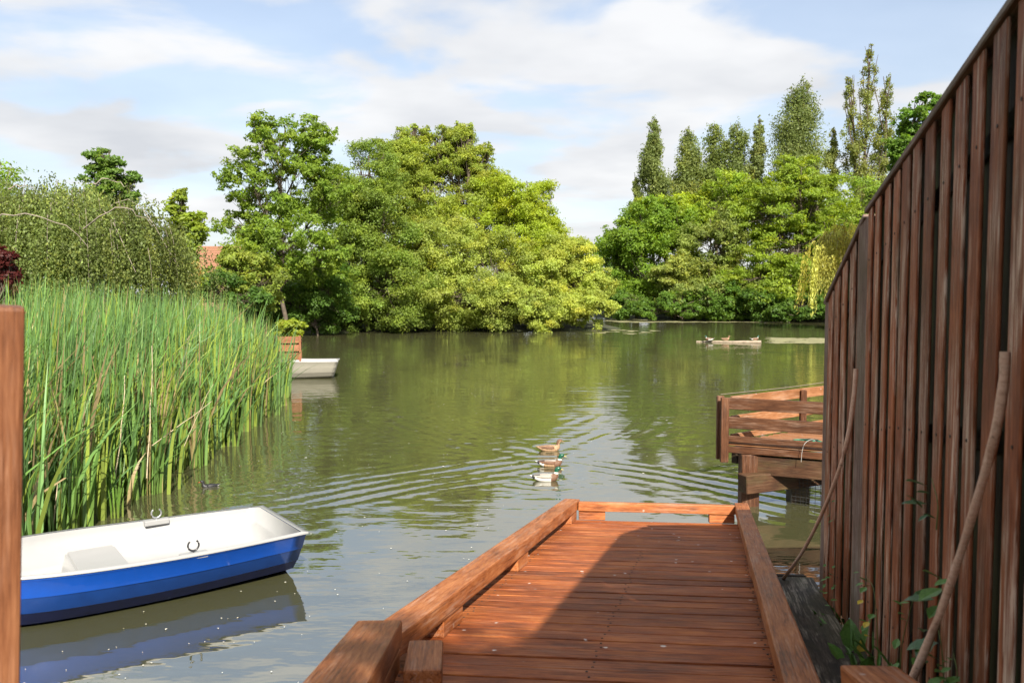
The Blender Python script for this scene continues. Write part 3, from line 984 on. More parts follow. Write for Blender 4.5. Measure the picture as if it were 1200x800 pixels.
lobe_tree('lime_tree', 'narrow lime green tree at the right edge of the weeping birch', 214, 34,
          [(211, 245, 12, 22, 0), (218, 275, 18, 26, 0), (228, 268, 12, 18, 0), (212, 310, 24, 34, 0)], 10000, 0.17, (0.082, 0.120, 0.022), 52, crad=0.28)
lobe_tree('burgundy_shrub', 'burgundy-leaved shrub at the left edge above the reeds', 5, 17,
          [(4, 312, 14, 20, 0), (-12, 325, 22, 26, 0), (12, 335, 10, 14, 0)], 5000, 0.075, (0.034, 0.008, 0.010), 53, cat='shrub', crad=0.3)
lobe_tree('golden_shrub', 'yellow-green drooping bush between the lime tree and the alder', 283, 44,
          [(285, 318, 34, 24, 0), (262, 335, 26, 20, 0), (308, 335, 26, 24, 0)], 14000, 0.18, (0.080, 0.112, 0.028), 54, cat='bush', crad=0.24)
lobe_tree('dark_hedge', 'dark green hedge behind the reeds, under the tiled roof', 250, 41,
          [(225, 335, 26, 18, 0), (255, 338, 26, 17, 0), (290, 350, 26, 16, 0)], 9000, 0.17, (0.032, 0.066, 0.018), 55, cat='hedge', crad=0.28)
lobe_tree('cream_flowering_shrub', 'cream-flowered shrub at the foot of the lime tree', 221, 28,
          [(222, 322, 11, 14, 0), (226, 340, 13, 12, 0)], 3200, 0.10, (0.20, 0.19, 0.11), 56, cat='shrub', crad=0.32)
for k, (px, py, d, rx, ry, col) in enumerate([(-40, 250, 80, 70, 60, G_MID), (60, 300, 95, 90, 40, G_DARK), (300, 315, 100, 70, 34, G_MID), (700, 322, 150, 40, 30, G_DARK), (415, 300, 105, 90, 50, G_DARK)]):
    lobe_tree('distant_tree', ['distant green tree beyond the left frame edge', 'distant dark trees behind the weeping birch', 'distant green tree behind the alder', 'distant dark tree closing the water channel right of the island',
                               'distant dark tree behind the island, seen through the alder'][k], px, d,
              [(px, py, rx, ry, 0), (px - rx * .5, py + ry * .4, rx * .6, ry * .6, 0), (px + rx * .5, py + ry * .4, rx * .6, ry * .6, 0)], 9000, 0.42, col, 60 + k, crad=0.24)

# a tree behind the camera throws the broken shade over the near end of the jetty
lobe_tree('garden_tree', 'leafy garden tree behind the near end of the jetty', 600, 20,
          [(2.3, -4.2, 0.9, 0.7, 7.4), (2.2, -5.1, 0.9, 0.8, 7.5), (3.2, -4.4, 1.1, 1.0, 7.8), (3.0, -5.6, 1.4, 1.2, 8.2)], 16000, 0.13, G_MID, 81, crad=0.24, world=(3.3, -4.6), gap=0.1)

# ------------------------------------------------------------------ reed bed


def reed_bed():
    g = np.random.default_rng(77)
    ey = np.array([8.6, 9.3, 10.6, 12.1, 14.0, 16.0, 19.0, 22.0, 24.6, 26.0])
    ex = np.array([-5.15, -5.35, -5.75, -5.55, -5.65, -5.75, -5.95, -6.25, -6.75, -7.6])
    n = 15000
    y = g.uniform(8.8, 25.6, n)
    dep = 5.6 * g.random(n) ** 1.35
    x = np.interp(y, ey, ex) - dep + 0.22 * np.sin(y * 3.1) + g.normal(size=n) * 0.10
    # clumping: pull stems towards tussock centres
    tx = np.round(x / 0.36) * 0.36 + 0.1 * np.sin(y * 7)
    ty = np.round(y / 0.36) * 0.36
    x = x * 0.55 + tx * 0.45 + g.normal(size=n) * 0.03
    y = y * 0.55 + ty * 0.45 + g.normal(size=n) * 0.03
    gz = np.maximum(ground_z(x[None, :], y[None, :])[0], -0.15)
    edge = np.clip(dep / 0.9, 0, 1)
    h = (1.75 + 0.85 * edge + 0.08 + g.normal(size=n) * 0.34) * (1 - 0.12 * np.clip((y - 21) / 5, 0, 1))
    h = np.clip(h, 0.7, 3.2)
    short = g.random(n) < 0.16
    h = np.where(short, h * g.uniform(0.4, 0.75, n), h)
    az = g.normal(size=n) * 1.5 + 0.25
    lean = np.abs(g.normal(size=n)) * 0.09 + 0.03 + np.where(g.random(n) < 0.12, g.uniform(0.15, 0.55, n), 0)
    droop = np.where(g.random(n) < 0.16, g.uniform(0.08, 0.28, n), 0)
    w = g.uniform(0.011, 0.025, n) * (1 + 0.2 * (1 - edge))
    S = np.array([0, 0.18, 0.40, 0.62, 0.82, 1.0])
    wid = np.array([0.75, 1.0, 1.0, 0.85, 0.55, 0.04])
    wa = g.uniform(0, math.pi, n)
    wv = np.stack([np.cos(wa), np.sin(wa), np.zeros(n)], axis=1)
    dirv = np.stack([np.cos(az), np.sin(az), np.zeros(n)], axis=1)
    pts = []
    for s, k in zip(S, wid):
        c = np.stack([x, y, gz - 0.1], axis=1) + dirv * (lean * h * s ** 2.2)[:, None]
        c[:, 2] += h * s * (1 - 0.25 * lean * s) - h * droop * s ** 4
        c += dirv * (h * droop * 0.8 * s ** 3)[:, None]
        pts.append(c - wv * (w * k)[:, None]); pts.append(c + wv * (w * k)[:, None])
    V = np.stack(pts, axis=1)                        # n,12,3
    base = np.arange(n)[:, None] * 12
    Q = np.concatenate([base + np.array([[2 * i, 2 * i + 1, 2 * i + 3, 2 * i + 2]]) for i in range(5)], axis=0)
    green = np.array([0.125, 0.235, 0.048])
    blue = np.array([0.115, 0.215, 0.080])
    yel = np.array([0.23, 0.30, 0.05])
    dry = np.array([0.40, 0.30, 0.15])
    mixb = g.random((n, 1))
    col = green * (1 - mixb) + blue * mixb
    col = col * np.clip(1 + g.normal(size=(n, 1)) * 0.25, 0.5, 1.7)
    young = (g.random(n) < 0.12 + 0.24 * (1 - edge))[:, None]
    col = np.where(young, yel * np.clip(1 + g.normal(size=(n, 1)) * 0.2, 0.5, 1.4), col)
    dead = (g.random(n) < 0.05 + 0.10 * (1 - edge))[:, None]
    col = np.where(dead, dry * g.uniform(0.5, 1.1, (n, 1)), col)
    # sheaths pale towards the root
    C = np.stack([col * (1 - f) + (yel * 1.15) * f for f in (0.55, 0.55, 0.25, 0.25, 0.06, 0.06, 0, 0, 0, 0, 0.05, 0.05)], axis=1)
    me = mesh_np('reed_bed', V.reshape(-1, 3), Q, M_REED, C.reshape(-1, 3))
    o = obj('reed_bed', me)
    tag(o, 'dense bed of tall green bulrushes along the left bank', 'reeds', kind='stuff')


reed_bed()


def reed_clump(px, py, n, h, seed, label, bend=0.25):
    g = np.random.default_rng(seed)
    p = atz(px, py, 0.0)
    root = empty('reed_clump', (p.x, p.y, 0))
    tag(root, label, 'reeds', 'single reed clumps standing in front of the bed')
    for k in range(n):
        az = g.uniform(0, 2 * math.pi)
        hh = h * g.uniform(0.55, 1.05)
        ln = bend * g.uniform(0.3, 1.3)
        w = g.uniform(0.010, 0.018)
        wa = az + math.pi / 2 + g.normal() * 0.5
        wv = np.array([math.cos(wa), math.sin(wa), 0])
        dv = np.array([math.cos(az), math.sin(az), 0])
        b0 = np.array([g.normal() * 0.05, g.normal() * 0.05, -0.1])
        V = []
        for s, kk in zip((0, .15, .35, .55, .75, .9, 1), (.7, 1, 1, .9, .65, .35, .03)):
            c = b0 + dv * ln * hh * s ** 2.3 + np.array([0, 0, hh * (s - 0.35 * ln * s ** 3)])
            V += [c - wv * w * kk, c + wv * w * kk]
        Q = [[2 * i, 2 * i + 1, 2 * i + 3, 2 * i + 2] for i in range(6)]
        col = np.array([0.10, 0.185, 0.030]) * g.uniform(0.7, 1.4)
        cols = np.array([col * 0.4 + np.array([0.20, 0.24, 0.04]) * 0.6] * 4 + [col] * 10)
        obj('blade', mesh_np('reed_clump_blade', V, Q, M_REED, cols), root)


reed_clump(90, 622, 16, 1.7, 1, 'reed clump with spreading blades, nearest the wooden post')
reed_clump(82, 630, 12, 1.5, 2, 'short reed clump right of the wooden post, above the blue boat')
reed_clump(136, 606, 10, 1.15, 3, 'small upright reed clump behind the boat rowlock')
reed_clump(112, 600, 9, 1.2, 4, 'small yellow-green reed clump left of the boat rowlock')
reed_clump(320, 466, 18, 1.9, 5, 'arching reed clump at the far tip of the bed, before the white boat', 0.4)
reed_clump(300, 474, 16, 1.9, 6, 'reed clump just left of the arching tip clump', 0.3)

# dead stalks lying through the reeds
for k, (a, c, da, dc, r) in enumerate([((172, 560), (178, 405), 12.2, 12.6, .010), ((178, 522), (248, 470), 12.3, 13.2, .008), ((135, 560), (146, 440), 11.6, 12.0, .009),
                                       ((62, 620), (72, 520), 10.2, 10.4, .010), ((208, 540), (250, 450), 13.6, 14.2, .006)]):
    p0, p1 = np.array(at(*a, da)), np.array(at(*c, dc))
    pts, _ = branch(p0, p1, 1, 1, rng, 7, 0.01, 0.02)
    o = tube_obj('dead_reed_stalk', pts, np.linspace(r, r * 0.5, 7), simple_mat('dead_reed', (0.42, 0.34, 0.22), 0.8, 0.3, 15), None, 5)
    tag(o, ['pale upright dead reed stalk in the middle of the reed bed', 'pale dead stalk slanting up to the right over the reed edge', 'broken dead stalk left of the pale upright one',
            'buff dead stalk at the reed edge next to the wooden post', 'thin dead stalk leaning right near the dark water bird'][k], 'reed', 'dead reed stalks')

# ------------------------------------------------------------------ jetty (a gently falling ramp)
DS, DV = 0.130, 0.230           # fall per metre, drift to the right per metre


def DK(u, d, h=0.0):
    return Vector((DV * d + u, d - 0.10 * (u + 0.6), 1.65 - DS * d + h))


d_up = Vector((0, DS, 1)).normalized()
jetty = empty('jetty', DK(-0.6, 9.7, -1.0 + 0.0))
jetty.location = (DK(-0.6, 9.0).x, 9.0, 0.0)
tag(jetty, 'red-brown wooden jetty sloping down to the water in the foreground', 'jetty')
PITCHP = 0.172
d = 1.2
while d < 9.60:
    wv = PITCHP - 0.008
    dz = random.uniform(-0.003, 0.003)
    beam('plank', DK(-1.66 + random.uniform(-.012, .012), d, -0.018 + dz), DK(0.47 + random.uniform(-.012, .012), d, -0.018 + dz), wv, 0.036, M_DOCK, jetty,
         d_up + Vector((0, random.uniform(-.012, .012), 0)), 0.006, 0.0012, 2)
    d += PITCHP
# screw heads over the bearers
bm = bmesh.new()
bmesh.ops.create_cone(bm, cap_ends=True, segments=8, radius1=0.0075, radius2=0.006, depth=0.004)
ME_SCREW = bpy.data.meshes.new('screw'); bm.to_mesh(ME_SCREW); bm.free()
ME_SCREW.materials.append(simple_mat('rusty_steel', (0.035, 0.02, 0.014), 0.6, metallic=0.3))
for pk in [c for c in jetty.children if c.name.startswith('plank')]:
    if pk.location.y + 9.0 > 7.6: continue
    hl = max(v.co.x for v in pk.data.vertices)
    for f in (-0.82, 0.02, 0.86):
        for sy in (-0.045, 0.045):
            o = bpy.data.objects.new('screw', ME_SCREW)
            o.location = (f * hl + random.uniform(-.01, .01), sy + random.uniform(-.006, .006), 0.0188)
            link(o, pk)
# kerb rails on blocks
beam('kerb_rail', DK(-1.54, 3.95, 0.160), DK(-1.54, 9.76, 0.160), 0.180, 0.112, M_RAIL, jetty, d_up, 0.012, 0.002, 2)
beam('kerb_rail', DK(0.385, 2.2, 0.160), DK(0.385, 9.76, 0.160), 0.150, 0.112, M_RAIL, jetty, d_up, 0.012, 0.002, 2)
beam('end_rail', DK(-1.445, 9.60, 0.155), DK(0.305, 9.60, 0.155), 0.105, 0.105, M_RAIL, jetty, d_up, 0.010, 0.002, 2)
for dd in (4.85, 6.75, 9.38):
    beam('spacer_block', DK(-1.53, dd - 0.19, 0.051), DK(-1.53, dd + 0.19, 0.051), 0.145, 0.100, M_RAIL, jetty, d_up, 0.006, 0.001)
for dd in (2.4, 6.75, 9.35):
    beam('spacer_block', DK(0.39, dd - 0.19, 0.051), DK(0.39, dd + 0.19, 0.051), 0.115, 0.100, M_RAIL, jetty, d_up, 0.006, 0.001)
beam('spacer_block', DK(-1.44, 9.60, 0.050), DK(-1.14, 9.60, 0.050), 0.095, 0.096, M_RAIL, jetty, d_up, 0.006)
beam('spacer_block', DK(0.02, 9.60, 0.050), DK(0.30, 9.60, 0.050), 0.095, 0.096, M_RAIL, jetty, d_up, 0.006)
# carrying timbers and piles below
for u in (-1.5, -0.6, 0.32):
    beam('bearer', DK(u, 1.3, -0.125), DK(u, 9.6, -0.125), 0.09, 0.16, M_WETWOOD, jetty, d_up, 0.005)
for dd in (6.2, 9.2):
    for u in (-1.5, 0.32):
        p = DK(u + 0.11, dd, -0.04)
        beam('pile', (p.x, p.y, -1.0), (p.x, p.y, p.z), 0.15, 0.15, M_WETWOOD, jetty, Vector((0, 1, 0)), 0.01)
# raised kerb at the near left end, with the timber under it and the short block beside it
pa, pb = Vector((-0.622, 3.92, 1.412)), Vector((-0.555, 2.10, 1.815))
beam('raised_kerb', pa, pb, 0.215, 0.112, M_RAIL, jetty, Vector((0, .22, 1)), 0.014, 0.002, 2)
off = Vector((0.0, -0.03, -0.118))
beam('raised_kerb', pa + off, pb + off, 0.20, 0.108, M_RAIL, jetty, Vector((0, .22, 1)), 0.012, 0.002, 2)
beam('kerb_block', (-0.405, 3.92, 1.255), (-0.375, 3.46, 1.315), 0.160, 0.235, M_RAIL, jetty, Vector((0, .16, 1)), 0.014, 0.002, 2)
# near right stub
beam('raised_kerb', (1.275, 2.98, 1.615), (1.22, 2.0, 1.77), 0.200, 0.110, M_RAIL, jetty, Vector((0, .15, 1)), 0.014, 0.002, 2)
beam('raised_kerb', (1.285, 2.96, 1.495), (1.23, 2.0, 1.65), 0.190, 0.105, M_RAIL, jetty, Vector((0, .15, 1)), 0.012, 0.002, 2)

# old black timber beside the jetty
o = beam('old_sleeper', DK(0.70, 3.1, -0.115), DK(0.70, 6.95, -0.115), 0.285, 0.13, M_BLACK, None, d_up, 0.014, 0.006, 2)
tag(o, 'blackened weathered timber lying between the jetty and the fence', 'timber')
o = beam('old_board', (1.86, 7.05, 0.60), (2.45, 7.00, 0.60), 0.06, 0.10, M_BLACK, None, Vector((0, 0, 1)), 0.008, 0.004)
tag(o, 'short dark board across the far end of the blackened timber', 'board')
o = beam('edging_board', (2.02, 6.05, 0.735), (2.30, 6.00, 0.735), 0.07, 0.045, M_FENCE_CAP, None, Vector((0, 0, 1)), 0.006, 0.002)
tag(o, 'pale edging board at the foot of the short fence panel', 'board')

# tall post at the left frame edge
o = beam('wooden_post', (-1.320, 1.97, 0.4), (-1.200, 1.97, 2.972), 0.13, 0.13, M_POST, None, Vector((0.53, -0.85, 0)), 0.010, 0.002, 2)
tag(o, 'tall orange-brown square post at the left edge of the picture', 'post')

# ------------------------------------------------------------------ fence


def board_mesh(name, w, th, h0, h1, mat):
    """upright board: local x up, y along the fence, z outwards; the top follows the slope"""
    bm = bmesh.new()
    vs = []
    for z in (-th / 2, th / 2):
        for (y, h) in ((-w / 2, h0), (w / 2, h1)):
            vs.append(bm.verts.new((0, y, z))); vs.append(bm.verts.new((h, y, z)))
    f = [(0, 1, 3, 2), (4, 6, 7, 5), (0, 4, 5, 1), (2, 3, 7, 6), (1, 5, 7, 3), (0, 2, 6, 4)]
    for q in f:
        bm.faces.new([vs[i] for i in q])
    bmesh.ops.recalc_face_normals(bm, faces=bm.faces[:])
    bmesh.ops.bevel(bm, geom=bm.edges[:], offset=0.004, segments=1, affect='EDGES')
    me = bpy.data.meshes.new(name)
    bm.to_mesh(me); bm.free()
    me.materials.append(mat)
    return me


def fence_panel(label, A, B, ztA, ztB, zbA, zbB, pitch=0.22, w=0.136, lean=0.0, cap=True):
    A, B = Vector((A[0], A[1], 0)), Vector((B[0], B[1], 0))
    L = (B - A).length
    dr = (B - A) / L
    nrm = Vector((0, 0, 1)).cross(dr)
    root = empty('board_fence', (A.x, A.y, zbA))
    tag(root, label, 'fence', 'fence panels beside the jetty')
    inv = root.matrix_basis.inverted()
    n = int(round(L / pitch))

    def place(s, wd, th, off, mat, name, dtop, dbot):
        f0, f1 = (s - wd / 2) / L, (s + wd / 2) / L
        f = s / L
        zb = zbA + (zbB - zbA) * f + dbot
        t0, t1 = ztA + (ztB - ztA) * f0 + dtop, ztA + (ztB - ztA) * f1 + dtop
        me = board_mesh('fence_board', wd, th, t0 - zb, t1 - zb, mat)
        o = bpy.data.objects.new(name, me)
        m = Matrix((Vector((0, 0, 1)), dr, nrm)).transposed().to_4x4()
        m = m @ Matrix.Rotation(random.uniform(-.004, .004), 4, 'Z') @ Matrix.Rotation(random.uniform(-.03, .03), 4, 'X')
        m.translation = A + dr * s + nrm * off + Vector((0, 0, zb))
        o.matrix_basis = inv @ m
        link(o, root)
        if name == 'board' and A.y < 6:
            for fz in (0.12, 0.5, 0.88):
                k_ = bpy.data.objects.new('nail', ME_SCREW)
                k_.location = ((t0 - zb) * fz, random.uniform(-.012, .012), th / 2 + 0.001)
                link(k_, o)
    for i in range(n):
        s = (i + 0.5) * L / n + random.uniform(-.010, .010)
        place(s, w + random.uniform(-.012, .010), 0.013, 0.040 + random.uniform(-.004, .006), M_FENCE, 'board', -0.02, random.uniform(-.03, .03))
        place(s + L / n / 2, 0.216, 0.018, -0.018, M_FENCE_BACK_SHADE, 'back_board', -0.02, random.uniform(-.02, .02))
    for f in (0.12, 0.5, 0.88):
        zA = zbA + (ztA - zbA) * f; zB = zbB + (ztB - zbB) * f
        beam('rail', A + nrm * 0.003 + Vector((0, 0, zA)), B + nrm * 0.003 + Vector((0, 0, zB)), 0.016, 0.08, M_FENCE_BACK_SHADE, root, Vector((0, 0, 1)), 0.004)
    if cap:
        beam('capping', A - dr * 0.01 + Vector((0, 0, ztA + 0.0)), B + dr * 0.01 + Vector((0, 0, ztB + 0.0)), 0.125, 0.032, M_FENCE_CAP, root, Vector((0, 0, 1)), 0.005, 0.001)
    return root


def FX(d):
    return DV * d + 0.985


fence_panel('long sloping red-brown board fence rising to the right beside the jetty', (FX(0.1), 0.1), (FX(5.09), 5.09), 4.36, 3.485, 1.35, 0.93)
fence_panel('short steep fence panel at the far end, stepping down to the water', (FX(5.16), 5.16), (2.32, 6.16), 3.46, 2.945, 0.93, 0.70, pitch=0.205, w=0.13)
fence_panel('hidden return of the fence turning right behind the short panel', (2.31, 6.24), (6.4, 6.5), 2.93, 2.93, 0.68, 0.68)
for k, (x, y, zb, zt, lab) in enumerate([(FX(5.125) + .01, 5.125, 0.6, 3.45, 'greenish fence post where the long and short panels meet'), (2.35, 6.20, 0.4, 2.93, 'grey end post of the fence above the water')]):
    o = beam('fence_post', (x, y, zb), (x, y, zt), 0.10, 0.15 if k else 0.26, M_FENCE_CAP, None, Vector((0, 1, 0)), 0.006, 0.001)
    tag(o, lab, 'post')

# bent poles curving down from the fence
pole1 = [at(1003, 432, 5.05), at(1000, 470, 5.05), at(992, 520, 5.12), at(977, 568, 5.3), at(957, 615, 5.75), at(938, 650, 6.3), at(918, 678, 6.75)]
pole2 = [at(1178, 412, 2.55), at(1176, 450, 2.55), at(1166, 510, 2.58), at(1148, 575, 2.68), at(1125, 650, 2.82), at(1095, 735, 2.98), at(1062, 810, 3.1), at(1035, 860, 3.15)]
for pl, r, lab in ((pole1, 0.0135, 'thin pale bent pole curving from the short fence panel down to the jetty'), (pole2, 0.0150, 'thick pale bent pole curving down across the near fence boards')):
    pts = spline(pl, 26)
    v, q = tubes_arrays([(pts, np.full(26, r) * (1 + 0.06 * np.sin(np.arange(26) * 1.7)))], 6)
    o = obj('bent_pole', mesh_np('bent_pole', v, q, M_POLE, smooth=False))
    tag(o, lab, 'pole')

# ------------------------------------------------------------------ fishing platform
FZ = 0.87
PC0 = Vector((3.03, 12.1, 0))
fd = Vector((math.cos(R(-25)), math.sin(R(-25)), 0))
bd = Vector((math.cos(R(37)), math.sin(R(37)), 0))
plat = empty('fishing_platform', (PC0.x, PC0.y, 0))
tag(plat, 'brown railed fishing platform on posts behind the fence', 'platform')
UP = Vector((0, 0, 1))


def PP(a, b_, z):
    return PC0 + fd * a + bd * b_ + Vector((0, 0, z))


for i in range(26):
    beam('plank', PP(0.02 + random.uniform(-.02, .02), 0.05 + i * 0.155, FZ - 0.018), PP(4.6, 0.05 + i * 0.155, FZ - 0.018), 0.128, 0.036, M_PLATDECK, plat, UP, 0.005, 0.001)
beam('fascia', PP(0.10, -0.06, FZ - 0.085), PP(4.6, -0.06, FZ - 0.085), 0.05, 0.09, M_PLAT, plat, UP, 0.006, 0.004)
beam('joist', PP(0.35, 0.02, FZ - 0.29), PP(4.6, 0.02, FZ - 0.29), 0.12, 0.26, M_JOIST, plat, UP, 0.008)
beam('joist', PP(0.05, 0.15, FZ - 0.20), PP(0.05, 3.9, FZ - 0.20), 0.10, 0.24, M_WETWOOD, plat, UP, 0.008)
for zc, hh in ((1.435, 0.165), (1.165, 0.165), (0.935, 0.085)):
    beam('front_rail', PP(0.08, -0.05, zc), PP(4.6, -0.05, zc), 0.036, hh, M_PLAT, plat, UP, 0.005, 0.002)
for zc, hh in ((1.445, 0.15), (1.165, 0.15), (0.935, 0.085)):
    beam('side_rail', PP(0.02, 0.12, zc), PP(0.02, 3.9, zc), 0.036, hh, M_PLATDECK, plat, UP, 0.005, 0.002)
beam('corner_post', PP(-0.07, 0.02, 0.62), PP(-0.07, 0.02, 1.53), 0.10, 0.07, M_PLAT, plat, Vector((0, 1, 0)), 0.006)
beam('corner_post', PP(0.07, -0.10, 0.60), PP(0.07, -0.10, 1.52), 0.11, 0.07, M_PLAT, plat, Vector((0, 1, 0)), 0.006)
for b_ in (1.75, 3.7):
    beam('rail_post', PP(0.08, b_, FZ - 0.1), PP(0.08, b_, 1.50), 0.09, 0.09, M_PLAT, plat, Vector((0, 1, 0)), 0.006)
beam('rail_post', PP(2.4, -0.0, FZ - 0.1), PP(2.4, 0.0, 1.50), 0.09, 0.09, M_PLAT, plat, Vector((0, 1, 0)), 0.006)
beam('support_post', PP(0.34, 0.02, -1.0), PP(0.34, 0.02, FZ - 0.14), 0.25, 0.22, M_PLAT, plat, Vector((0, 1, 0)), 0.012, 0.004)
beam('support_post', PP(0.68, 0.60, -1.0), PP(0.68, 0.60, FZ - 0.14), 0.27, 0.24, M_WETWOOD, plat, Vector((0, 1, 0)), 0.012, 0.004)
beam('support_post', PP(2.9, 0.3, -1.0), PP(2.9, 0.3, FZ - 0.14), 0.28, 0.26, M_WETWOOD, plat, Vector((0, 1, 0)), 0.012, 0.004)
beam('cross_beam', PP(0.42, -0.25, 0.345), PP(1.3, 1.6, 0.43), 0.23, 0.26, M_JOIST, plat, UP, 0.012, 0.004)
# back boards of the far side of the platform
beam('side_rail', PP(0.4, 3.95, 1.435), PP(4.2, 3.95, 1.435), 0.036, 0.15, M_PLATDECK, plat, UP, 0.005)

# black netting under the platform
lines = []
for i in range(17):
    s = i / 16
    p0, p1 = np.array(PP(0.75 + s * 0.9, 0.30, -0.1)), np.array(PP(0.75 + s * 0.9, 0.30, 0.52))
    p0[0] += 0.03 * math.sin(i); lines.append(branch(p0, p1, .0035, .0035, rng, 5, 0, 0.01))
for j in range(12):
    z = -0.08 + j * 0.052
    lines.append(branch(np.array(PP(0.75, 0.30, z)), np.array(PP(1.65, 0.30, z)), .0035, .0035, rng, 8, -0.02, 0.006))
v, q = tubes_arrays(lines, 4)
o = obj('netting', mesh_np('netting', v, q, simple_mat('black_net', (0.015, 0.015, 0.014), 0.7)))
tag(o, 'black netting hanging in the water under the fishing platform', 'netting', kind='stuff')
# green keep net and white cord left on the platform
pts = []
for k in range(90):
    a = k * 0.55
    r = 0.10 + 0.05 * math.sin(k * 0.9)
    pts.append((r * 1.6 * math.cos(a) + 0.05 * math.sin(k * .3), r * math.sin(a), 0.012 + 0.0005 * k))
o = tube_obj('landing_net', pts, 0.010, simple_mat('green_cord', (0.02, 0.22, 0.13), 0.6), None, 5)
o.location = PP(0.95, 0.35, FZ)
tag(o, 'small heap of green net lying on the platform deck', 'net')
c0 = PP(1.15, -0.10, 0)
pts = spline([(c0.x - .05, c0.y - .03, 0.70), (c0.x - .04, c0.y - .035, 0.85), (c0.x, c0.y - .035, 0.96), (c0.x + .12, c0.y + .02, 1.0), (c0.x + .3, c0.y + .2, 0.90), (c0.x + .5, c0.y + .5, 0.90), (c0.x + .6, c0.y + .4, 0.9)], 22)
o = tube_obj('white_cord', pts, 0.0035, simple_mat('white_cord', (0.40, 0.39, 0.36), 0.6), None, 5)
tag(o, 'white cord hanging over the lowest rail of the platform', 'cord')
# thin line above the platform rail
pts = spline([PP(-0.07, 0.02, 1.55), PP(0.0, 1.8, 1.56), PP(0.02, 3.9, 1.62)], 12)
o = tube_obj('wire', pts, 0.005, simple_mat('pale_wire', (0.20, 0.16, 0.12), 0.5), None, 5)
tag(o, 'thin pale wire along the top of the platform side rail', 'wire')

# ------------------------------------------------------------------ boats
M_BLUE = simple_mat('blue_gelcoat', (0.004, 0.115, 0.68), 0.16, 0.06, 9.0, 0.03, coat=0.6)
M_BLUE2 = simple_mat('scuffed_blue_gelcoat', (0.010, 0.075, 0.36), 0.2, 0.16, 5.0, 0.05, coat=0.4)
M_NAVY = simple_mat('navy_antifouling', (0.006, 0.014, 0.085), 0.4, 0.3, 10.0)
M_WHITE = simple_mat('white_gelcoat', (0.285, 0.285, 0.28), 0.35, 0.03, 6.0)
M_CREAM = simple_mat('cream_gelcoat', (0.46, 0.435, 0.36), 0.4, 0.06, 6.0)
M_STEEL = simple_mat('galvanised_steel', (0.62, 0.62, 0.62), 0.3, 0.1, 20.0, metallic=0.9)
M_DARKSTEEL = simple_mat('dark_steel', (0.06, 0.06, 0.065), 0.35, metallic=0.7)


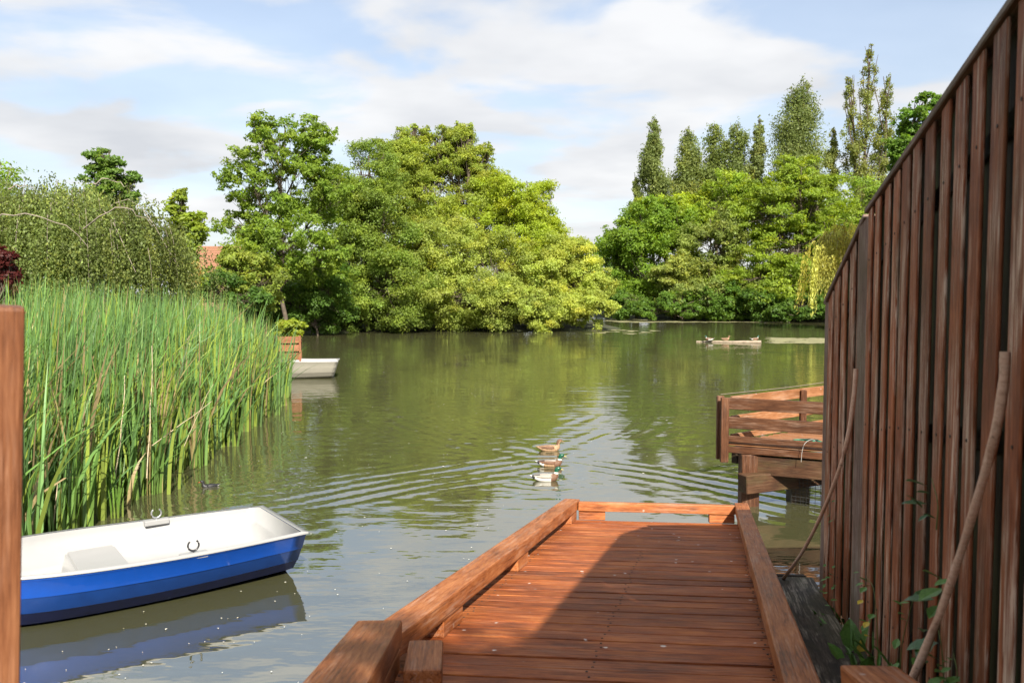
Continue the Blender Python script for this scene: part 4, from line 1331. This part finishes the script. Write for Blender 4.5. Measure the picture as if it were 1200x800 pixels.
def dinghy(name, label, stern, heading, L, B, H, m_top, m_mid, m_bot, m_in, draft=0.09, fit=True, stern_ratio=0.93, rake=0.04):
    root = empty(name, (stern[0], stern[1], 0.025), heading)    # local +x runs from the transom to the bow
    tag(root, label, 'boat')
    NS = 26
    T = np.linspace(0, 1, NS)

    def bw(t):
        return B / 2 * (stern_ratio + (1 - stern_ratio) * math.sin(min(t / 0.42, 1) * math.pi / 2)) * max(0.0, 1 - max(0, (t - 0.45) / 0.55) ** 2.4) ** 0.75 + 0.012

    def sh(t):
        return H * (1 + 0.30 * max(0, t - 0.25) ** 1.7)

    def kl(t):
        return -draft * 0.55 + (-draft * 0.45) * math.sin(min(t / 0.5, 1) * math.pi / 2) + (H * 0.9 + draft) * max(0, (t - 0.62) / 0.38) ** 2.6

    def section(t, prof, inset=0.0, zlo=None):
        b_, s_, k_ = bw(t) - inset, sh(t), kl(t) if zlo is None else max(zlo, kl(t) + 0.03)
        return [(t * L + rake * (1 - fz) * (1 - t), max(b_, 0.002) * fy, k_ + (s_ - k_) * fz) for fy, fz in prof]
    outer = [(1.0, 1.0), (0.995, 0.93), (0.985, 0.925), (0.965, 0.66), (0.945, 0.645), (0.905, 0.40), (0.88, 0.385), (0.80, 0.20), (0.55, 0.06), (0.0, 0.0)]
    mats_o = [m_top, m_mid, m_bot]
    seg_m = [0, 0, 0, 0, 1, 1, 2, 2, 2]

    def loft(prof, inset, zlo, t0, t1, seg_m, mats, nm, flip, cap_stern):
        V, Q, MI = [], [], []
        TT = np.linspace(t0, t1, NS)
        full = len(prof) * 2 - 1
        for t in TT:
            s = section(t, prof, inset, zlo)
            V += [(x, y, z) for x, y, z in s] + [(x, -y, z) for x, y, z in reversed(s[:-1])]
        for i in range(NS - 1):
            for j in range(full - 1):
                a = i * full + j
                q = [a, a + 1, a + 1 + full, a + full]
                Q.append(q[::-1] if flip else q)
                jj = j if j < len(prof) - 1 else full - 2 - j
                MI.append(seg_m[jj])
        me_v = list(V)
        # transom: strips between the two sides
        n = len(prof)
        if cap_stern:
            for j in range(n - 1):
                a, b2 = j, j + 1
                c, d_ = full - 1 - (j + 1), full - 1 - j
                if c == b2:
                    continue
                q = [a, d_, c, b2]
                Q.append(q[::-1] if flip else q)
                MI.append(seg_m[j] if not flip else 0)
        return obj(nm, mesh_np(name + '_' + nm, me_v, Q, mats, smooth=False, mat_idx=MI), root)
    loft(outer, 0.0, None, 0.0, 1.0, seg_m, mats_o, 'hull', False, True)
    inner = [(1.0, 0.995), (0.985, 0.90), (0.945, 0.62), (0.905, 0.59), (0.87, 0.30), (0.82, 0.16), (0.70, 0.10), (0.0, 0.10)]
    loft(inner, 0.030, 0.02, 0.013, 0.985, [0] * 7, [m_in], 'liner', True, True)
    # gunwale ring: flat white rim between hull and liner
    gv, gq = [], []
    TT = np.linspace(0, 1, NS)
    ring_o = [(t * L - (0.012 if t == 0 else 0), bw(t) + 0.012, sh(t) + 0.004) for t in TT]
    ring_i = [(max(t, 0.013) * L * 0.999 + (0.0), max(bw(t) - 0.034, 0.0), sh(t) + 0.004) for t in TT]
    for sgn in (1, -1):
        b0 = len(gv)
        for o_, i_ in zip(ring_o, ring_i):
            gv += [(o_[0], sgn * o_[1], o_[2]), (i_[0], sgn * i_[1], i_[2]), (o_[0], sgn * o_[1], o_[2] - 0.022)]
        for i in range(NS - 1):
            a = b0 + 3 * i
            gq += [[a, a + 1, a + 4, a + 3], [a, a + 3, a + 5, a + 2]]
    b0 = len(gv)
    o_, i_ = ring_o[0], ring_i[0]
    gv += [(o_[0], o_[1], o_[2]), (o_[0], -o_[1], o_[2]), (i_[0], -i_[1], i_[2]), (i_[0], i_[1], i_[2]), (o_[0], o_[1], o_[2] - 0.022), (o_[0], -o_[1], o_[2] - 0.022)]
    gq += [[b0, b0 + 1, b0 + 2, b0 + 3], [b0, b0 + 4, b0 + 5, b0 + 1]]
    obj('gunwale', mesh_np(name + '_gunwale', gv, gq, m_in), root)
    if fit:
        # moulded thwart with sloping front
        t0, t1 = 0.435, 0.56
        zt = sh(0.5) * 0.56
        bm = bmesh.new()
        b_ = bw(0.5) * 0.93
        pr = [(t0 * L - 0.05, 0.06), (t0 * L, zt), (t1 * L, zt), (t1 * L + 0.06, 0.06)]
        vs = [[bm.verts.new((x, s * b_ * (1.0 if z > 0.1 else 0.80), z)) for x, z in pr] for s in (-1, 1)]
        for i in range(3):
            bm.faces.new((vs[0][i], vs[1][i], vs[1][i + 1], vs[0][i + 1]))
        bmesh.ops.recalc_face_normals(bm, faces=bm.faces[:])
        bmesh.ops.bevel(bm, geom=[e for e in bm.edges if len(e.link_faces) == 2], offset=0.02, segments=2, affect='EDGES')
        bm_obj('thwart', bm, m_in, root)
        # bow deck
        for s in (1, -1):
            x = 0.315 * L
            y = s * (bw(0.315) - 0.055)
            z = sh(0.315)
            pad = beam('rowlock_pad', (x - 0.13, y, z - 0.022), (x + 0.13, y, z - 0.022), 0.085, 0.060, m_in, None, UP, 0.012, 0, 2)
            pad.parent = root
            a = np.linspace(R(-52), R(232), 18)
            pts = [(x + 0.052 * math.cos(k), y, z + 0.075 - 0.052 * math.sin(k)) for k in a]
            rl = tube_obj('rowlock', pts, np.full(18, 0.0095), M_STEEL if s < 0 else M_DARKSTEEL, root, 8)
            tube_obj('pin', [(x, y, z - 0.02), (x, y, z + 0.03)], 0.011, M_STEEL if s < 0 else M_DARKSTEEL, rl, 8)
    return root


cA, cB = Vector((-2.14, 8.95)), Vector((-3.00, 9.98))        # near and far corners of the transom
mid = (cA + cB) / 2
head = R(-144.5)
dinghy('rowing_boat', 'blue rowing boat with white inside floating at lower left', (mid.x, mid.y), head, 3.75, 1.60, 0.45, M_BLUE, M_BLUE2, M_NAVY, M_WHITE, 0.10, stern_ratio=0.84, rake=0.13)
p = atz(395, 443, 0.0)
dinghy('rowing_boat', 'small white dinghy moored at the far end of the reeds', (p.x - 0.05, p.y + 0.55), math.pi + R(8), 3.0, 1.35, 0.58, M_CREAM, M_CREAM, M_CREAM, M_WHITE, 0.10, False, rake=0.2)

# ------------------------------------------------------------------ ducks
M_D_GREEN = simple_mat('duck_green', (0.006, 0.075, 0.038), 0.3, 0.3, 60, coat=0.3)
M_D_WHITE = simple_mat('duck_pale_flank', (0.66, 0.63, 0.57), 0.7, 0.12, 90, 0.1)
M_D_BROWN = simple_mat('duck_brown', (0.13, 0.065, 0.035), 0.7, 0.5, 55, 0.1)
M_D_BUFF = simple_mat('duck_mottled_buff', (0.30, 0.19, 0.105), 0.7, 0.65, 48, 0.1)
M_D_BLACK = simple_mat('duck_black', (0.012, 0.012, 0.013), 0.5)
M_D_GREY = simple_mat('duck_grey_back', (0.30, 0.27, 0.23), 0.7, 0.25, 60)
M_D_BILL = simple_mat('duck_bill', (0.50, 0.42, 0.06), 0.4)
M_D_BILLB = simple_mat('duck_brown_bill', (0.28, 0.15, 0.05), 0.4)
M_RED = simple_mat('red_bill', (0.55, 0.04, 0.01), 0.4)
M_EYE = simple_mat('eye_black', (0.004, 0.004, 0.004), 0.1)

RINGS = [(-.315, .125, .006, .004), (-.275, .112, .034, .016), (-.22, .090, .068, .044), (-.13, .068, .096, .074), (-.02, .060, .108, .088), (.08, .062, .102, .090),
         (.145, .078, .080, .082), (.182, .112, .056, .062), (.192, .150, .039, .044), (.193, .180, .034, .038), (.199, .208, .037, .042), (.215, .236, .044, .047),
         (.243, .248, .042, .042), (.268, .243, .031, .031), (.283, .238, .017, .017)]
NSD = 14


def duck_mesh(nm, mats, fn):
    R_ = np.array(RINGS)
    c = R_[:, :2]
    tg = np.gradient(c, axis=0); tg /= np.linalg.norm(tg, axis=1)[:, None]
    V = []
    for i, (x, z, w, h) in enumerate(RINGS):
        for j in range(NSD):
            a = 2 * math.pi * j / NSD
            yy, nn = math.cos(a) * w, math.sin(a) * h
            V.append((x - tg[i, 1] * nn, yy, z + tg[i, 0] * nn))
    n = len(RINGS)
    V += [(RINGS[0][0] - .004, 0, RINGS[0][1]), (RINGS[-1][0] + .008, 0, RINGS[-1][1])]
    me = bpy.data.meshes.new(nm)
    Fc, MI = [], []
    for i in range(n - 1):
        for j in range(NSD):
            j2 = (j + 1) % NSD
            Fc.append((i * NSD + j, i * NSD + j2, (i + 1) * NSD + j2, (i + 1) * NSD + j))
            MI.append(fn(i, math.sin(2 * math.pi * (j + .5) / NSD)))
    for j in range(NSD):
        Fc.append((j, n * NSD, (j + 1) % NSD)); MI.append(fn(0, 0))
        Fc.append(((n - 1) * NSD + j, (n - 1) * NSD + (j + 1) % NSD, n * NSD + 1)); MI.append(fn(n - 2, 0))
    me.from_pydata(V, [], Fc)
    for m in mats: me.materials.append(m)
    me.polygons.foreach_set('material_index', MI)
    me.polygons.foreach_set('use_smooth', [True] * len(Fc))
    me.update()
    return me


def drake_cols(flank):
    def fn(i, s):
        if i <= 0: return 3 if s < .2 else 1
        if i == 1: return 3
        if i == 2: return 3 if s > .3 else 1
        if i <= 4: return 2 if s > .75 else flank
        if i == 5: return 4 if s < .75 else 2
        if i <= 7: return 4
        if i == 8: return 1
        return 0
    return fn


DM = [M_D_GREEN, M_D_WHITE, M_D_GREY, M_D_BLACK, M_D_BROWN, M_D_BUFF]
me_drake = duck_mesh('drake_body', DM, drake_cols(1))
me_drake2 = duck_mesh('drake_body_buff', DM, drake_cols(5))
me_hen = duck_mesh('hen_body', DM, lambda i, s: 5 if (i < 8 or s < -0.2) else 4)
me_moor = duck_mesh('moorhen_body', [M_D_BLACK, M_D_WHITE], lambda i, s: 1 if (i <= 1 and s < 0) else 0)


def bill_mesh(mat):
    V, Fc = [], []
    for (x, z, w, h) in [(.268, .236, .016, .013), (.295, .228, .013, .008), (.322, .222, .017, .005), (.338, .219, .010, .002)]:
        for j in range(8):
            a = 2 * math.pi * j / 8
            V.append((x, math.cos(a) * w, z + math.sin(a) * h))
    for i in range(3):
        for j in range(8):
            Fc.append((i * 8 + j, i * 8 + (j + 1) % 8, i * 8 + 8 + (j + 1) % 8, i * 8 + 8 + j))
    Fc.append(tuple(range(24, 32)))
    me = bpy.data.meshes.new('bill'); me.from_pydata(V, [], Fc); me.materials.append(mat); me.update()
    return me


def wing_mesh(mat, s):
    V, Fc = [], []
    prof = [(-.24, .118, .020, .010), (-.17, .106, .030, .026), (-.06, .102, .034, .040), (.04, .098, .030, .042), (.10, .092, .014, .028)]
    offs = [.030, .062, .082, .086, .082]
    for (x, z, w, h), oy in zip(prof, offs):
        for j in range(10):
            a = 2 * math.pi * j / 10
            V.append((x, s * (oy + math.cos(a) * w), z + math.sin(a) * h))
    for i in range(4):
        for j in range(10):
            Fc.append((i * 10 + j, i * 10 + (j + 1) % 10, i * 10 + 10 + (j + 1) % 10, i * 10 + 10 + j))
    Fc += [tuple(range(10)), tuple(range(40, 50))]
    me = bpy.data.meshes.new('wing'); me.from_pydata(V, [], Fc); me.materials.append(mat)
    me.polygons.foreach_set('use_smooth', [True] * len(Fc)); me.update()
    return me


def eye_mesh():
    bm = bmesh.new(); bmesh.ops.create_icosphere(bm, subdivisions=1, radius=0.006)
    me = bpy.data.meshes.new('eye'); bm.to_mesh(me); bm.free(); me.materials.append(M_EYE)
    return me


ME_BILL, ME_BILLB, ME_BILLR, ME_EYE = bill_mesh(M_D_BILL), bill_mesh(M_D_BILLB), bill_mesh(M_RED), eye_mesh()
WG = {s: wing_mesh(M_D_GREY, s) for s in (1, -1)}
WB = {s: wing_mesh(M_D_BROWN, s) for s in (1, -1)}


def duck(name, label, me, bill, wings, loc, rz, scale, group=None, cat='duck'):
    root = empty(name, loc, rz)
    root.scale = (scale,) * 3
    obj('body', me, root); obj('bill', bill, root)
    for s in (1, -1):
        obj('wing', wings[s], root)
        obj('eye', ME_EYE, root, (.243, s * .039, .256))
    tag(root, label, cat, group)
    return root


GD = 'mallards swimming in a line'
p = atz(640, 563, 0); duck('mallard', 'white-flanked drake mallard with green head, nearest to the jetty', me_drake, ME_BILL, WG, (p.x, p.y, -0.012), R(4), 0.84, GD)
p = atz(645, 546, 0); duck('mallard', 'brown-flanked drake mallard with green head, middle of the three', me_drake2, ME_BILL, WB, (p.x, p.y, -0.015), R(-3), 0.84, GD)
p = atz(644, 528, 0); duck('mallard', 'brown speckled female mallard, farthest of the three swimming', me_hen, ME_BILLB, WB, (p.x, p.y, -0.015), R(2), 0.84, GD)
p = atz(246, 570, 0); duck('moorhen', 'small dark moorhen with red bill swimming beside the reeds', me_moor, ME_BILLR, {s: wing_mesh(M_D_BLACK, s) for s in (1, -1)}, (p.x, p.y, -0.03), R(205), 0.50, None, 'water bird')

# half-sunk log with resting ducks
a, c = atz(816, 400.5, 0), atz(892, 402, 0)
pts, rad = branch((a.x, a.y, 0.02), (c.x, c.y, 0.05), 0.10, 0.17, rng, 12, 0.0, 0.012)
o = tube_obj('floating_log', pts, np.linspace(0.04, 0.11, 12), simple_mat('bleached_log', (0.30, 0.24, 0.17), 0.8, 0.3, 6, 0.4), None, 8)
tag(o, 'bleached half-sunken log out on the far water', 'log')
GL = 'ducks resting on the far log'
for px, lab, me, rz in ((831, 'pale duck at the left end of the far log', me_drake, 180), (850, 'brown duck in the middle of the far log', me_hen, 10), (884, 'duck at the right end of the far log', me_drake2, 5)):
    p = atz(px, 401, 0.0)
    duck('resting_duck', lab, me, ME_BILLB, WB, (p.x, p.y - 0.05, 0.13), R(rz), 1.0, GL)

# floating weed mats and specks


def blob_sheet(px0, px1, py0, py1, seed, n=40):
    g = np.random.default_rng(seed)
    V, Q = [], []
    for k in range(n):
        px, py = g.uniform(px0, px1), g.uniform(py0, py1)
        p = atz(px, py, 0.006)
        sx = g.uniform(0.12, 0.5) * p.y / 60
        sy = sx * g.uniform(1.0, 2.2)
        b0 = len(V)
        V.append((p.x, p.y, 0.006 + k * 1e-5))
        ph = g.uniform(0, 6)
        for j in range(12):
            a_ = 2 * math.pi * j / 12
            rr = 1 + 0.35 * math.sin(3 * a_ + ph) + 0.15 * math.sin(5 * a_ + 2 * ph)
            V.append((p.x + sx * rr * math.cos(a_), p.y + sy * rr * math.sin(a_), 0.006 + k * 1e-5))
        for j in range(12):
            Q.append([b0, b0 + 1 + j, b0 + 1 + (j + 1) % 12])
    return V, Q


M_WEED = simple_mat('floating_weed', (0.20, 0.19, 0.09), 0.8, 0.35, 1.5)
V, Q = blob_sheet(712, 950, 373.2, 377.5, 1, 420)
o = obj('floating_weed', mesh_np('floating_weed', V, Q, M_WEED)); tag(o, 'pale floating weed along the far shore', 'weed', kind='stuff')
V, Q = blob_sheet(905, 975, 396, 402, 2, 160)
o = obj('floating_weed', mesh_np('floating_weed', V, Q, M_WEED)); tag(o, 'pale floating weed mat left of the fence end', 'weed', kind='stuff')
V, Q = blob_sheet(690, 770, 386, 391, 3, 16)
o = obj('floating_weed', mesh_np('floating_weed', V, Q, M_WEED)); tag(o, 'scattered weed by the right tip of the island', 'weed', kind='stuff')
g = np.random.default_rng(5)
V, Q = [], []
for k in range(330):
    if k < 120:
        p = atz(g.uniform(20, 640), 560 + 240 * g.random(), 0.006)
    else:
        p = atz(g.uniform(200, 960), 400 + 170 * g.random() ** 0.8, 0.006)
    r = g.uniform(0.003, 0.008) * (1 + p.y / 30) * (2.0 if g.random() < 0.05 else 1)
    b0 = len(V); ph = g.uniform(0, 6)
    V.append((p.x, p.y, 0.009))
    for j in range(6):
        V.append((p.x + r * (1 + .3 * math.sin(ph + j * 2)) * math.cos(j * math.pi / 3 + ph), p.y + r * 0.8 * math.sin(j * math.pi / 3 + ph), 0.007))
    for j in range(6):
        Q.append([b0, b0 + 1 + j, b0 + 1 + (j + 1) % 6])
o = obj('floating_petals', mesh_np('floating_petals', V, Q, simple_mat('petal', (0.70, 0.68, 0.58), 0.8)))
tag(o, 'tiny pale petals and seeds floating on the pond', 'petals', kind='stuff')

# ------------------------------------------------------------------ planter at the end of the reed bank
pl = at(339, 418, 31.2)
planter = empty('planter_box', (pl.x, pl.y, 0.25), R(12))
tag(planter, 'orange-brown slatted planter box at the end of the reed bank', 'planter')
for z in (0.15, 0.45, 0.75, 1.05):
    for (x0, y0, x1, y1) in ((-.42, -.36, .42, -.36), (-.42, .36, .42, .36)):
        o = beam('slat', (x0, y0, z), (x1, y1, z), 0.04, 0.24, M_PLANTER, None, UP, 0.006); o.parent = planter
    for sx in (-1, 1):
        o = beam('slat', (sx * .40, -.335, z), (sx * .40, .335, z), 0.04, 0.24, M_PLANTER, None, UP, 0.006); o.parent = planter
for sx in (-1, 1):
    for sy in (-1, 1):
        o = beam('corner_post', (sx * .40, sy * .395, -0.4), (sx * .40, sy * .395, 1.2), 0.07, 0.07, M_PLANTER, None, Vector((0, 1, 0)), 0.006); o.parent = planter
o = beam('soil', (-.36, 0, 1.05), (.36, 0, 1.05), 0.62, 0.08, simple_mat('soil', (0.03, 0.02, 0.014), 0.95, 0.3, 20, 0.5), None, UP, 0.01); o.parent = planter
lobe_tree('planter_shrub', 'bright lime green shrub growing in the planter box', 338, pl.y,
          [(338, 385, 15, 9, 0), (330, 388, 9, 7, 0), (347, 388, 9, 7, 0)], 3200, 0.13, (0.105, 0.140, 0.022), 70, cat='shrub', crad=0.34, trunk_r=0.03)

# ------------------------------------------------------------------ house roof far behind the hedge
M_TILE = simple_mat('roof_tile', (0.24, 0.115, 0.065), 0.85, 0.25, 8, 0.5)
M_WALL = simple_mat('house_brick', (0.30, 0.17, 0.11), 0.9, 0.2, 10)
hp = at(262, 343, 66)
house = empty('house', (hp.x, hp.y, 0.5), R(6))
tag(house, 'house with an orange tiled roof glimpsed behind the hedge', 'house')
o = beam('wall', (-2.2, 0, 1.9), (2.2, 0, 1.9), 6.0, 3.8, M_WALL, None, UP, 0.02); o.parent = house
slope = math.atan2(2.2, 3.3)
roof = None
for sy in (-1, 1):
    o = beam('roof', (-2.4, sy * 1.70, 4.85), (2.4, sy * 1.70, 4.85), 4.0, 0.12, M_TILE, None, Vector((0, sy * math.sin(slope), math.cos(slope))), 0.01); o.parent = house
    for k in range(12):
        f = k / 11.0
        yy, zz = sy * (0.12 + 3.2 * f), 5.98 - 2.16 * f
        t = beam('tile_course', (-2.4, yy, zz), (2.4, yy, zz), 0.30, 0.035, M_TILE, None, Vector((0, sy * math.sin(slope * .9), math.cos(slope * .9))), 0.004); t.parent = house

# ------------------------------------------------------------------ plants along the fence foot
M_IVY = simple_mat('ivy_leaf', (0.030, 0.085, 0.018), 0.4, 0.35, 12)
M_LEAFG = simple_mat('weed_leaf', (0.075, 0.165, 0.026), 0.5, 0.35, 12)
M_LEAFY = simple_mat('yellow_leaf', (0.50, 0.36, 0.02), 0.5, 0.2, 12)
M_STEM = simple_mat('green_stem', (0.10, 0.13, 0.03), 0.6)
M_STEMD = simple_mat('dry_stem', (0.20, 0.14, 0.08), 0.8)


def leaf_mesh(nm, mat, wide=0.6):
    V = [(0, 0, 0), (.25, .30 * wide, .03), (.25, 0, -.02), (.25, -.30 * wide, .03), (.55, .42 * wide, .02), (.55, 0, -.05), (.55, -.42 * wide, .02), (.82, .22 * wide, -.03), (.82, 0, -.08), (.82, -.22 * wide, -.03), (1, 0, -.13)]
    Fc = [(0, 2, 1), (0, 3, 2), (1, 2, 5, 4), (2, 3, 6, 5), (4, 5, 8, 7), (5, 6, 9, 8), (7, 8, 10), (8, 9, 10)]
    me = bpy.data.meshes.new(nm); me.from_pydata(V, [], Fc); me.materials.append(mat); me.update()
    return me


LMS = {k: leaf_mesh(k, m, w) for k, m, w in (('ivy', M_IVY, 1.0), ('weed', M_LEAFG, 0.75), ('yellow', M_LEAFY, 0.9), ('blade', M_LEAFG, 0.22))}


def creeper(name, label, pts, n, size, kinds, seed, stem=M_STEM, r=0.003, spread=0.05, out=Vector((-1, -.3, .2))):
    g = random.Random(seed)
    base = Vector(pts[0])
    root = empty(name, base)
    P = spline([Vector(p) - base for p in pts], 14)
    tube_obj('stem', P, np.linspace(r, r * .5, 14), stem, root, 5)
    for k in range(n):
        i = g.randrange(2, 14)
        o = bpy.data.objects.new('leaf', LMS[g.choice(kinds)])
        o.location = Vector(P[i]) + Vector((g.uniform(-1, .2), g.uniform(-1, 1), g.uniform(-.6, .6))) * spread
        dr = (out + Vector((g.uniform(-.6, .3), g.uniform(-.9, .9), g.uniform(-1.0, .7)))).normalized()
        o.rotation_mode = 'QUATERNION'
        o.rotation_quaternion = dr.to_track_quat('X', 'Z')
        s = size * g.uniform(0.6, 1.25)
        o.scale = (s, s, s)
        link(o, root)
    tag(root, label, 'plant', 'plants growing up the fence')
    return root


def fp(px, py, off=0.10):
    """point just in front of the fence face in that pixel"""
    dd = 960.0 / (px - 830.0)
    return at(px, py, dd - 0.02) + Vector((-off, 0, 0))


creeper('ivy', 'dark ivy sprig hanging on the near fence boards beside the bent pole', [fp(1128, 620), fp(1130, 590), fp(1122, 560)], 6, 0.075, ['ivy'], 1)
creeper('climbing_plant', 'climbing plant with broad green leaves under the thick bent pole', [fp(1138, 800), fp(1135, 760), fp(1128, 715), fp(1142, 680)], 12, 0.095, ['weed', 'ivy'], 2)
creeper('climbing_plant', 'leafy creeper at the lower right corner of the fence', [fp(1150, 830), fp(1155, 790), fp(1150, 765)], 9, 0.07, ['weed'], 3)
creeper('climbing_plant', 'thin creeper with pale leaves low on the middle fence boards', [fp(1052, 770), fp(1050, 730), fp(1046, 690), fp(1036, 675)], 12, 0.055, ['weed', 'weed', 'yellow'], 4)
creeper('climbing_plant', 'dry tangled creeper at the joint of the fence panels', [fp(1003, 735, .13), fp(1000, 690, .13), fp(1001, 640, .13), fp(998, 580, .13)], 16, 0.045, ['weed'], 5, M_STEMD)
creeper('climbing_plant', 'small creeper halfway along the fence foot', [fp(1080, 790), fp(1084, 750), fp(1098, 700)], 8, 0.05, ['weed'], 6)
g0 = random.Random(9)
wl = ['grassy weed tuft at the far foot of the fence by the edging board', 'weed tuft beside the blackened timber, second from the edging board', 'weed tuft with a yellow leaf beside the blackened timber',
      'weed tuft at the fence foot in front of the yellow leaf', 'weed tuft nearest the right kerb stub']
for k, (px, py, n, kd) in enumerate([(1000, 735, 16, ['blade']), (1012, 755, 14, ['blade', 'weed']), (1022, 765, 12, ['weed', 'yellow', 'blade']), (1040, 775, 14, ['weed', 'blade']), (1062, 790, 14, ['weed', 'blade'])]):
    bp_ = fp(px, py, .12)
    root = empty('weed_tuft', bp_)
    tag(root, wl[k], 'weed', 'weeds at the fence foot')
    for j in range(n):
        o = bpy.data.objects.new('leaf', LMS[g0.choice(kd)])
        o.location = (g0.uniform(-.10, .06), g0.uniform(-.12, .12), g0.uniform(-0.08, .03))
        dr = Vector((g0.uniform(-.6, .3), g0.uniform(-.6, .6), g0.uniform(.4, 1.1))).normalized()
        o.rotation_mode = 'QUATERNION'; o.rotation_quaternion = dr.to_track_quat('X', 'Z')
        s = g0.uniform(.08, .19); o.scale = (s, s, s)
        link(o, root)
